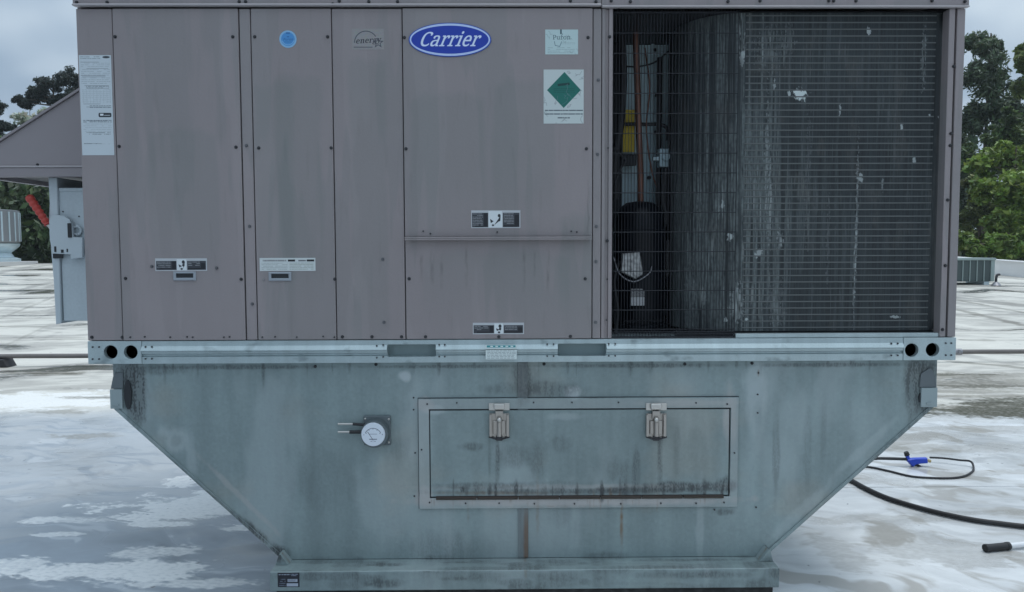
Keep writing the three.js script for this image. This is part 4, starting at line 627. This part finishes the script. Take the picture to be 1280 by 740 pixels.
// ------------------------------------------------------------------ curb adapter
const CF = -0.03;
const curb = thing('curb_adapter', 'green-grey galvanised steel curb adapter tapering down under the rooftop unit', 'curb adapter', [0, 0, -1.0]);
{
  const nx = 1.005, ny = 0.188, sx0 = -1.712, sx1 = 1.738, sy = pt(143, 511, CF).y, ty = RB - 0.003;
  const lx = pt(653, 560, CF).x;
  part(curb, 'front_panel', prism([[sx0, ty], [sx0, sy], [-nx - .02, ny], [lx - .001, ny], [lx - .001, ty]], CF - 0.004, CF, 0.001), M.curb);
  part(curb, 'front_panel', prism([[lx + .001, ty], [lx + .001, ny], [nx + .02, ny], [sx1, sy], [sx1, ty]], CF - 0.0045, CF - 0.0005, 0.001), M.curb);
  const a = pt(647, 500, CF), b = pt(660, 500, CF); part(curb, 'seam_strip', bx(a.x, b.x, ny + 0.002, ty - 0.001, CF, CF + 0.005, 0.0015), std({ roughness: 0.6, metalness: 0.2, map: field(32, 512, a.x, b.x, 0.1, 1.04, (x, y) => { const c = curbCol(x, y); mixTo(c, [0.12, 0.13, 0.135], 0.55 + 0.3 * fbm(x * 40, y * 9, 3)); mixTo(c, [0.17, 0.10, 0.06], 0.7 * sm(0.46, 0.3, y) * sm(lx, lx + .012, x)); return c; }) }));
  // hem along the two slopes and the sloping end sheets
  for (const s of [-1, 1]) {
    const X = s < 0 ? sx0 : sx1, N = s * (nx + .02); const dir = new V3(N - X, ny - sy, 0), L = dir.length(); const ang = Math.atan2(dir.y, dir.x);
    const g = new THREE.BoxGeometry(L, 0.005, 2.1 + CF - 0.004); g.rotateZ(ang); g.translate((X + N) / 2 - s * 0.0035, (sy + ny) / 2 - 0.0035, (-2.1 + CF - 0.008) / 2); part(curb, 'slope_sheet', boxUV(g), M.curb);
    part(curb, 'end_panel', bx(X - 0.002, X + 0.002, sy + 0.003, ty, -2.08, CF - 0.006, 0), M.curb);
    const hem = new THREE.BoxGeometry(L, 0.014, 0.004); hem.rotateZ(ang); hem.translate((X + N) / 2 - s * 0.006, (sy + ny) / 2 + 0.004, CF + 0.002); part(curb, 'hem', boxUV(hem), M.curb);
  }
  part(curb, 'rear_panel', prism([[sx0, ty], [sx0, sy], [-nx, ny], [nx, ny], [sx1, sy], [sx1, ty]], -2.104, -2.1, 0), M.curb);
  // base flange all round, standing on a flashed roof curb
  const fy0 = 0.102, fy1 = 0.186, fz = 0.088;
  part(curb, 'base_flange', join(bx(-1.045, 1.046, fy0, fy1, CF - 0.05, fz, 0.006), bx(-1.045, -0.99, fy0, fy1, -2.2, CF - 0.052), bx(0.99, 1.046, fy0, fy1, -2.2, CF - 0.052)), M.curb);
  part(curb, 'corner_gusset', prism([[-1.040, fy1 + .001], [-0.985, fy1 + .001], [-1.018, fy1 + 0.045], [-1.024, fy1 + 0.045]], CF - 0.03, CF + 0.055, 0.001), M.curb);
  part(curb, 'corner_gusset', prism([[0.985, fy1 + .001], [1.040, fy1 + .001], [1.028, fy1 + 0.05], [1.020, fy1 + 0.05]], CF - 0.03, CF + 0.055, 0.001), M.curb);
  part(curb, 'flashing', bx(-1.028, 1.03, 0.001, fy0 - 0.001, -2.16, fz - 0.03, 0.004), std({ roughness: 0.9, map: field(512, 32, -1.1, 1.1, 0, 0.2, (x, y) => { const k = 0.03 + 0.05 * Math.max(0, fbm(x * 30, y * 40, 3) + .2); return [k, k, k]; }) }));
  // lifting lugs at the shoulders
  const lug = (x0, y0, x1, y1, s) => { const a = pt(x0, y0, CF + .012), b = pt(x1, y1, CF + .012); part(curb, 'lifting_lug', join(bx(a.x, b.x, b.y, a.y, CF + 0.001, CF + 0.012, 0.002), bx((a.x + b.x) / 2 - .012, (a.x + b.x) / 2 + .012, b.y + .012, b.y + .02, CF + .0122, CF + .016, 0.001)), M.galvDull);
    part(curb, 'lug_plate', prism(s < 0 ? [[a.x + .001, a.y + .002], [b.x + .001, a.y + .002], [b.x + .004, a.y + 0.07], [a.x + 0.022, a.y + 0.07], [a.x + .012, a.y + .05]] : [[a.x - .006, a.y + .002], [b.x - .001, a.y + .002], [b.x - .008, a.y + 0.05], [b.x - 0.03, a.y + 0.085], [a.x, a.y + 0.06]], CF + .001, CF + 0.006, 0.001), M.lugDark);
    const shadeAt = s < 0 ? pt(160.5, 493, CF) : pt(1150, 497, CF); const hg = new THREE.CylinderGeometry(1, 1, 0.006, 20); hg.rotateX(Math.PI / 2); hg.scale(s < 0 ? 0.015 : 0.008, s < 0 ? 0.062 : 0.02, 1); hg.translate(shadeAt.x, shadeAt.y, CF + 0.0035); part(curb, 'lug_shade', hg, M.dark); };  // solid dark oval puts in the shadow beside the lug
  lug(137, 487, 153, 511, -1); lug(1152, 485, 1171.5, 509, 1);
  screws(curb, [[394, 458]], CF, M.screwDark); screws(curb, [[517, 497], [517, 512], [518, 620], [519, 566], [948, 466], [947, 493], [947, 516], [945, 634], [521, 702], [893, 637]], CF, M.screwDark, smallOne);
  screws(curb, [[856, 455], [680, 455], [470, 455.5], [940, 454]], CF, M.dark);
  sticker(curb, 'data_plate', 347, 716, 374.5, 733.5, 0.0885, 220, 140, (g, w, h) => { g.fillStyle = '#20232c'; g.fillRect(0, 0, w, h); textRows(g, 61, 10, 130, 12, 24, 12, 10, '#8b93a0'); textRows(g, 62, 140, 206, 10, 24, 12, 10, '#777f8e'); textRows(g, 63, 14, 80, 60, 130, 20, 7, '#6a7280'); g.fillStyle = '#a6aebb'; g.fillRect(100, 62, 100, 28); g.fillRect(90, 104, 116, 30); textRows(g, 64, 104, 196, 68, 84, 10, 5, '#5d6572'); }, 'small dark data plate at left corner of the base flange');
  // access door in its frame
  const fa = pt(523, 498, CF), fb = pt(920.5, 632.5, CF), da = pt(536.5, 511, CF), db = pt(911, 619.5, CF);
  const fs = new THREE.Shape([[fa.x, fb.y], [fb.x, fb.y], [fb.x, fa.y], [fa.x, fa.y]].map((q) => new THREE.Vector2(...q))); fs.holes.push(new THREE.Path([[da.x, db.y], [da.x, da.y], [db.x, da.y], [db.x, db.y]].map((q) => new THREE.Vector2(...q))));
  const fg = new THREE.ExtrudeGeometry(fs, { depth: 0.010, bevelEnabled: true, bevelSize: 0.0015, bevelThickness: 0.0015, bevelOffset: -0.0015, bevelSegments: 1 }); fg.translate(0, 0, CF + 0.001);
  part(curb, 'frame_outline', bx(fa.x - 0.003, fb.x + 0.003, fb.y - 0.003, fa.y + 0.003, CF - 0.001, CF + 0.0009, 0), M.dark);  // thin dark strip rimming the door frame
  const frame = part(curb, 'door_frame', boxUV(fg), M.curb);
  screws(frame, [[534, 505], [571, 503.5], [667, 503], [715, 503], [773, 503], [870, 503.5], [909, 505], [918, 566], [527, 562], [537, 628], [582, 629], [624, 629], [668, 629.5], [718, 629.5], [776, 629.5], [826, 629], [870, 629], [905, 628]], CF + 0.013, M.screwDark, smallOne);
  const door = part(curb, 'access_door', bx(da.x + 0.004, db.x - 0.005, db.y + 0.006, da.y - 0.006, CF + 0.0012, CF + 0.009, 0.002), M.curb);
  part(door, 'hinge', join(...[0, 1, 2, 3, 4, 5, 6].map((i) => { const w = (db.x - da.x - 0.05) / 7, x = da.x + 0.025 + w * i; return rod(new V3(x + 0.002, db.y + 0.001, CF + 0.012), new V3(x + w - 0.002, db.y + 0.001, CF + 0.012), 0.0085, 8); })), std({ roughness: 0.6, metalness: 0.5, map: field(512, 16, da.x, db.x, 0.4, 0.5, (x, y) => { const c = [0.10, 0.085, 0.07]; mixTo(c, [0.03, 0.028, 0.028], sm(0.0, 0.5, x - .05 + 0.4 * fbm(x * 9, 2, 3))); mixTo(c, [0.19, 0.11, 0.06], 0.6 * sm(0, .4, fbm(x * 14, 7, 3))); return c; }) }));
  // draw latches
  for (const px of [624, 820.5]) {
    const q = (x, y, z) => pt(px + x, y, z), z0 = CF + 0.011;
    const B = (x0, y0, x1, y1, za, zb, r = 0.002) => { const a = q(x0, y0, zb), b = q(x1, y1, zb); return bx(a.x, b.x, b.y, a.y, za, zb, r); };
    const latch = part(door, 'latch', join(B(-12.5, 517, 12.5, 547, z0 - .001, z0 + 0.006), B(-12.5, 519, -9, 546, z0 + 0.0062, z0 + 0.022), B(9, 519, 12.5, 546, z0 + 0.0062, z0 + 0.022)), M.latch);
    part(latch, 'keeper', join(B(-13, 504, 13, 513, z0 + 0.0005, z0 + 0.008), B(-7, 504.5, 7, 512.5, z0 + 0.0082, z0 + 0.024, 0.006)), M.steel);
    const m0 = q(0, 521, z0 + 0.026), m1 = q(0, 545, z0 + 0.02), k0 = q(0, 525, z0 + 0.03);
    part(latch, 'lever', join(B(-5, 514, 5, 524, z0 + 0.0062, z0 + 0.02, 0.003), rod(m0, m1, 0.0085, 10, 0.011), B(-8, 526, 8, 543, z0 + 0.0063, z0 + 0.014, 0.003)), M.latch);
    const kg = new THREE.SphereGeometry(0.011, 14, 10); kg.translate(k0.x, k0.y, k0.z); part(latch, 'knob', kg, M.steel);
    part(latch, 'pin', join(rod(q(-13, 546, z0 + 0.014), q(-3, 549, z0 + 0.014), 0.004, 8), rod(q(13, 546, z0 + 0.014), q(3, 549, z0 + 0.014), 0.004, 8), B(-4, 545, 4, 551, z0 + 0.004, z0 + 0.014)), M.screwDark);
  }
}
// pressure gauge screwed to the curb
{
  const c = pt(468, 541, -0.01), q = (x, y, z) => pt(x, y, z);
  const t = thing('pressure_gauge', 'round white dial gauge on dark square housing, left of the curb access door', 'gauge', [c.x, c.y, CF]);
  const hm = std({ color: lin(0.13, 0.155, 0.165), roughness: 0.4, metalness: 0.4 });
  const a = q(454, 520, -0.015), b = q(488.5, 557, -0.015); part(t, 'mounting_plate', bx(a.x, b.x, b.y, a.y, CF + 0.001, -0.018, 0.004), hm);
  const body = new THREE.CylinderGeometry(0.056, 0.060, 0.035, 40); body.rotateX(Math.PI / 2); body.translate(c.x + 0.004, c.y - 0.001, -0.0005); part(t, 'bezel', body, hm);
  const dial = new THREE.CylinderGeometry(0.0475, 0.0495, 0.006, 40); dial.rotateX(Math.PI / 2); dial.translate(c.x, c.y, 0.0205); const p = dial.attributes.position; for (let i = 0; i < p.count; i++) dial.attributes.uv.setXY(i, (p.getX(i) - c.x) / 0.099 + 0.5, (p.getY(i) - c.y) / 0.099 + 0.5);
  part(t, 'dial', dial, std({ roughness: 0.3, map: canvasTex(256, 256, (g) => { g.fillStyle = '#d6dde6'; g.fillRect(0, 0, 256, 256); g.strokeStyle = '#4f5865'; g.lineWidth = 5; g.beginPath(); g.arc(128, 150, 92, Math.PI * 1.15, Math.PI * 1.85); g.stroke(); for (let i = 0; i <= 20; i++) { const t = Math.PI * (1.15 + 0.035 * i); g.lineWidth = i % 5 ? 2 : 5; g.beginPath(); g.moveTo(128 + 92 * Math.cos(t), 150 + 92 * Math.sin(t)); g.lineTo(128 + (i % 5 ? 84 : 76) * Math.cos(t), 150 + (i % 5 ? 84 : 76) * Math.sin(t)); g.stroke(); } g.fillStyle = '#98a0ae'; g.fillRect(84, 118, 88, 7); g.fillStyle = '#7b8390'; g.fillRect(86, 172, 84, 11); g.fillRect(100, 196, 56, 7); g.strokeStyle = '#2c3038'; g.lineWidth = 5; g.beginPath(); g.moveTo(128, 186); g.lineTo(70, 96); g.stroke(); g.fillStyle = '#c7ced8'; g.beginPath(); g.arc(128, 196, 14, 0, 7); g.fill(); g.fillStyle = '#8a93a2'; g.fillRect(26, 124, 8, 10); g.fillRect(222, 120, 12, 12); }) }));
  const zz = -0.008;
  part(t, 'tube_fitting', join(rod(q(422.5, 530, zz), q(441, 530, zz), 0.0048, 8), rod(q(422.5, 540, zz), q(437, 540, zz), 0.0048, 8)), M.steel);
  part(t, 'tube_nut', join(rod(q(441, 530, zz), q(456, 531, zz), 0.006, 6), rod(q(437, 540, zz), q(456, 540, zz), 0.0075, 6)), M.rubber);
  const scr = new THREE.SphereGeometry(0.005, 8, 6); for (const [x, y] of [[456.5, 523.5], [486, 524], [486, 553], [457, 553]]) { const w = q(x, y, -0.018); put(t, 'screw', scr, M.steel, w); }
}

// ------------------------------------------------------------------ disconnect switch on the left end
{
  const z = -0.47, q = (x, y, zz = z) => pt(x, y, zz); const xr = -1.798;
  const t = thing('disconnect_switch', 'pale grey electrical disconnect box with red handle under the hood at left', 'electrical box', [xr, q(90, 400).y, z - 0.15]);
  const em = std({ roughness: 0.45, map: field(256, 512, -2.2, -1.7, 1.0, 2.2, (x, y) => { const c = [0.50, 0.56, 0.59]; sc3(c, 1 + 0.12 * fbm(x * 8, y * 3, 4) + 0.05 * noise(x * 90, y * 90)); return c; }) });
  const a = q(73, 236), b = q(108, 401); part(t, 'enclosure', join(bx(a.x, xr, b.y, a.y, z - 0.30, z, 0.004), bx(a.x + 0.004, xr, a.y - 0.012, a.y + 0.004, z + 0.0005, z + 0.006, 0.002)), em);
  const d0 = q(62, 222), d1 = q(73, 222), d2 = q(78.5, 404), d3 = q(71.5, 405); part(t, 'cover', prism([[d3.x, d3.y], [d2.x, d2.y], [d1.x, d1.y], [d0.x, d0.y]], z - 0.33, z + 0.012, 0.003), std({ color: lin(0.54, 0.60, 0.63), roughness: 0.4 }));
  const bl = [[63, 240], [58.5, 252], [57.5, 272], [60, 310], [63, 345], [66, 366], [70, 372], [69, 330], [64.5, 245]].map(([x, y]) => { const p = q(x, y); return [p.x, p.y]; }).reverse(); part(t, 'cover_dome', prism(bl, z - 0.2, z - 0.02, 0.004), em);
  const mp = [[61, 276], [63, 270], [70, 268.5], [80, 270], [87, 275], [90, 283], [91, 296], [103, 297], [103, 322], [88, 324], [88, 318], [66, 317], [62, 300]].map(([x, y]) => { const p = q(x, y, z + 0.03); return [p.x, p.y]; }).reverse();
  const mech = part(t, 'mechanism', prism(mp, z + 0.013, z + 0.03, 0.002), std({ color: lin(0.52, 0.58, 0.61), roughness: 0.4 }));
  const sl = (x0, y0, x1, y1) => { const u = q(x0, y0, z + .031), v = q(x1, y1, z + .031); return bx(u.x, v.x, v.y, u.y, z + 0.0295, z + 0.0312, 0.0005); };
  part(mech, 'slot', join(sl(67.5, 308, 70.5, 315), sl(76, 312, 79.5, 316), sl(83, 311, 85, 315)), M.dark);
  { const u = q(84, 279, z + 0.034), v = q(89.5, 297, z + 0.034); part(mech, 'latch_slot', bx(u.x, v.x, v.y, u.y, z + 0.0305, z + 0.0345, 0.001), M.dark); const w = q(97, 288, z + 0.01); const ht = new THREE.TorusGeometry(0.019, 0.006, 8, 20); ht.translate(w.x - 0.004, w.y, z + 0.008); part(t, 'lock_eye', ht, em); }
  part(t, 'bracket', (() => { const u = q(66, 317, z + .02), v = q(78, 323, z + .02); return bx(u.x, v.x, v.y, u.y, z + 0.0125, z + 0.022); })(), M.dark);
  // fluted red grip on a short arm
  const hz = z + 0.02, h0 = q(60, 281, hz), h1 = q(37, 247, hz); const arm = part(t, 'handle_arm', rod(q(66, 288, hz), h0, 0.008, 8), M.steel);
  const ax = h1.clone().sub(h0).normalize(), L = h0.distanceTo(h1), gp = [[0.001, 0], [0.014, 0]]; for (let i = 0; i <= 24; i++) gp.push([0.0165 + 0.003 * i / 24 - 0.005 * (i % 4 === 1 ? 1 : 0), 0.004 + (L - 0.008) * i / 24]); gp.push([0.017, L + 0.006], [0.009, L + 0.011], [0.001, L + 0.012]);
  const gg = new THREE.LatheGeometry(gp.map((p) => new THREE.Vector2(...p)), 16); gg.applyQuaternion(new THREE.Quaternion().setFromUnitVectors(new V3(0, 1, 0), ax)); gg.translate(h0.x, h0.y, h0.z);
  part(t, 'handle', gg, std({ color: lin(0.50, 0.06, 0.045), roughness: 0.5 }), 'ribbed red plastic handle');
  screws(t, [[79, 264.5], [99, 270.5]], z, M.screwDark, smallOne);
}

// ------------------------------------------------------------------ roof clutter
// gas pipe behind the unit
const PZ = -6.8;
{
  const yl = pt(50, 445, PZ).y; const t = thing('gas_pipe', 'long grey pipe running low across the roof behind the unit', 'pipe', [0, 0, PZ]);
  const pm = std({ roughness: 0.6, metalness: 0.1, map: field(1024, 16, -16, 16, 0, 1, (x, y) => { const c = [0.19, 0.175, 0.165]; sc3(c, 1 + 0.4 * fbm(x * 2, y * 3, 4)); return c; }) });
  const r = 0.030; part(t, 'pipe', tube([new V3(-13, yl, PZ), new V3(-6.5, yl, PZ), new V3(0, yl, PZ), new V3(6.2, yl, PZ), new V3(14.5, yl, PZ)], r, 60, 12), pm);
  const s = pt(1199.5, 443, PZ + 0.05); part(t, 'valve_stub', join(rod(new V3(s.x, yl - 0.02, PZ + .04), new V3(s.x, s.y + 0.06, PZ + .04), 0.018, 8), rod(new V3(s.x - 0.05, yl, PZ), new V3(s.x + 0.05, yl, PZ), 0.042, 12)), M.screwLight);
  for (const [px, lab] of [[2, 'dark wedge-shaped block under the pipe at left edge of the photo'], [1340, null]]) { if (!lab) continue; const c = gnd(px, 458), c0 = new V3(pt(px, 458, PZ).x, 0, PZ);
    const o = thing('pipe_block', lab, 'pipe support', [c0.x, 0, PZ]); part(o, 'block', prism([[c0.x - 0.14, 0.002], [c0.x + 0.14, 0.002], [c0.x + 0.085, yl - r - 0.002], [c0.x - 0.085, yl - r - 0.002]], PZ - 0.1, PZ + 0.1, 0.008), M.rubber); part(o, 'saddle', join(bx(c0.x - 0.05, c0.x - 0.02, yl - r - 0.001, yl + 0.005, PZ + r + .002, PZ + r + .008), bx(c0.x - 0.05, c0.x - 0.02, yl - r - 0.001, yl + 0.005, PZ - r - .008, PZ - r - .002)), M.screwDark); }
}
// hose, spray gun, pole
{
  const hp = (list, h) => list.map(([x, y]) => { const p = gnd(x, y); p.y = h; return p; });
  const r = 0.0145;
  const big = thing('rubber_hose', 'thick black hose curving across the wet roof to the right edge', 'hose', [2.6, 0, -1.2]);
  part(big, 'hose', tube(hp([[1010, 560], [1035, 582], [1062, 602], [1085, 615], [1110, 626], [1145, 637], [1180, 646], [1220, 654], [1250, 658], [1285, 662], [1330, 664], [1400, 664]], r + 0.001), r, 90, 10), M.rubber);
  const sm_ = thing('rubber_hose', 'thin black hose with a small loop ending at the blue spray gun', 'hose', [2.9, 0, -2.2]);
  part(sm_, 'hose', tube([...hp([[1162, 578], [1180, 579], [1200, 581.5], [1213, 583]], 0.035), ...hp([[1217, 587], [1214, 592], [1204, 597], [1190, 599], [1170, 599], [1140, 597], [1110, 590], [1085, 585], [1060, 584], [1020, 583]], 0.008)], 0.007, 110, 8), M.rubber);
  const g0 = gnd(1146, 583); const gun = thing('spray_gun', 'blue pressure washer gun with black lance lying on the wet roof', 'spray gun', [g0.x, 0, g0.z]);
  const k = 6 / 1000; const Z = g0.z; const q = (x, y) => { const p = pt(x, y, Z); return p; };
  const bm = std({ color: lin(0.02, 0.07, 0.55), roughness: 0.35 });
  const body = [[1133, 574], [1142, 572.5], [1158, 572], [1158.5, 578.5], [1150, 579], [1144, 580], [1140, 583], [1137, 580], [1135, 577]].map(([x, y]) => { const p = q(x, y); return [p.x, p.y]; }).reverse();
  part(gun, 'body', prism(body, Z - 0.018, Z + 0.018, 0.005), bm);
  part(gun, 'neck', rod(q(1136, 576), q(1133.5, 568.5), 0.015, 10, 0.012), bm);
  part(gun, 'nozzle', rod(q(1134, 569), q(1132.5, 565), 0.018, 12, 0.015), M.rubber);
  part(gun, 'trigger', tube([q(1141, 581), q(1147, 581.5), q(1152, 584), q(1158, 585)], 0.008, 16, 8), M.rubber);
  part(gun, 'coupling', rod(q(1158, 575), q(1163, 576.5), 0.011, 10), std({ color: lin(0.5, 0.4, 0.22), roughness: 0.35, metalness: 0.8 }));
  const ln = q(1134, 574); part(gun, 'lance', tube([q(1134, 574), q(1120, 573.5), q(1100, 573), q(1080, 573), new V3(q(1060, 573).x, 0.12, Z - 0.05), new V3(q(1000, 573).x, 0.02, Z - 0.1)], 0.0105, 40, 8), M.rubber);
  const p0 = gnd(1232, 690), p1 = gnd(1260, 687.2), p2_ = gnd(1420, 668), R = 0.0185;
  const pole = thing('extension_pole', 'pole with black rubber grip and pale shaft lying at right edge', 'pole', [p0.x, 0, p0.z]);
  for (const p of [p0, p1, p2_]) p.y = R + 0.001; const dirp = p1.clone().sub(p0).normalize();
  part(pole, 'grip', join(rod(p0, p1, R, 16), rod(p0.clone().addScaledVector(dirp, -0.004), p0.clone().addScaledVector(dirp, 0.012), R * 1.08, 16), rod(p1.clone().addScaledVector(dirp, -0.012), p1.clone().addScaledVector(dirp, 0.004), R * 1.08, 16)), M.rubber);
  part(pole, 'shaft', rod(p1, p1.clone().addScaledVector(dirp, 1.4), 0.0145, 14), std({ color: lin(0.78, 0.79, 0.8), roughness: 0.35, metalness: 0.2 }));
}
// small condensing unit far right
{
  const z = EYE.z - 22.2, a = pt(1160, 323.5, z), b = pt(1243, 354, z), gy = roofY(z);
  const t = thing('condensing_unit', 'small pale green condensing unit standing by the white parapet, far right', 'condensing unit', [(a.x + b.x) / 2, gy, z - 0.4]);
  const cm = std({ color: lin(0.30, 0.37, 0.36), roughness: 0.5 }), w = b.x - a.x, dp = 0.9;
  part(t, 'top_cover', bx(a.x - 0.02, b.x + 0.02, a.y - 0.05, a.y + 0.02, z - dp, z + 0.02, 0.01), cm);
  part(t, 'coil', bx(a.x + 0.03, b.x - 0.1, b.y + 0.06, a.y - 0.055, z - dp + 0.05, z - 0.03, 0), std({ color: lin(0.075, 0.10, 0.10), roughness: 0.6 }));
  part(t, 'base', bx(a.x, b.x, gy + 0.10, b.y + 0.05, z - dp, z, 0.01), cm);
  const n = 9; for (let i = 0; i <= n; i++) { const x = a.x + (w - 0.1) * i / n; part(t, 'post', bx(x - 0.012, x + 0.012, b.y + 0.055, a.y - 0.052, z - 0.025, z, 0.003), cm); }
  part(t, 'end_post', bx(b.x - 0.095, b.x, b.y + 0.055, a.y - 0.052, z - dp + .04, z, 0.01), cm);
  part(t, 'foot', join(bx(a.x + .1, a.x + .25, gy, gy + 0.098, z - dp, z), bx(b.x - .3, b.x - .15, gy, gy + 0.098, z - dp, z)), M.galv);
  const v = pt(1245, 356, z + .3); const vt = thing('pipe_stub', 'small dark pipe stub with a bent end beside the condensing unit', 'pipe', [v.x, gy, z + 0.3]);
  part(vt, 'pipe', tube([new V3(v.x, gy - .01, z + .3), new V3(v.x, gy + 0.22, z + .3), new V3(v.x + 0.03, gy + 0.3, z + .3), new V3(v.x + 0.1, gy + 0.31, z + .3)], 0.035, 20, 8), M.screwDark); part(vt, 'flashing', (() => { const g = new THREE.CylinderGeometry(0.045, 0.14, 0.1, 12); g.translate(v.x, gy + 0.05, z + .3); return g; })(), M.screwLight);
}
// exhaust fan far left
{
  const z = EYE.z - 34.5, k = 34.5 / F, gy = roofY(z), cx = pt(-20, 300, z).x; const Y = (y) => pt(0, y, z).y, rr = (x) => (x + 14) * k;
  const t = thing('exhaust_fan', 'grey ribbed upblast exhaust fan on its curb, cut by the left edge', 'exhaust fan', [cx, gy, z]);
  const fm = std({ color: lin(0.26, 0.27, 0.28), roughness: 0.4, metalness: 0.5 });
  const body = new THREE.LatheGeometry([[0.01, 0], [rr(23), 0], [rr(25), 0.08], [rr(24.5), Y(263) - Y(304)], [rr(22), Y(263) - Y(304) + .02], [rr(10), Y(263) - Y(304) - 0.1], [0.01, Y(263) - Y(304) - 0.1]].map((p) => new THREE.Vector2(...p)), 40); body.translate(cx, Y(304), z); const wind = part(t, 'windband', toCreasedNormals(body, 0.6), fm);
  for (let i = 0; i < 26; i++) { const A = i / 26 * 6.2832, R = rr(24.6); const g = new THREE.BoxGeometry(0.07, (Y(264) - Y(303)) * 0.94, 0.05); g.rotateY(-A + Math.PI / 2); g.translate(cx + R * Math.cos(A), (Y(264) + Y(303)) / 2, z + R * Math.sin(A)); part(wind, 'rib', g, M.galv); }
  const base = new THREE.LatheGeometry([[0.01, 0], [rr(24), 0], [rr(24), 0.12], [rr(17), 0.2], [rr(14), Y(316) - Y(327)], [rr(23), Y(308) - Y(327)], [rr(24), Y(304.5) - Y(327)], [0.01, Y(304.5) - Y(327)]].map((p) => new THREE.Vector2(...p)), 32); base.translate(cx, Y(327), z); part(t, 'base', toCreasedNormals(base, 0.5), M.galv);
  part(t, 'curb', bx(cx - rr(27), cx + rr(27), gy - 0.02, Y(327), z - rr(27), z + rr(27), 0.02), std({ color: lin(0.5, 0.5, 0.49), roughness: 0.6 }));
}
renderer.render(scene, camera);
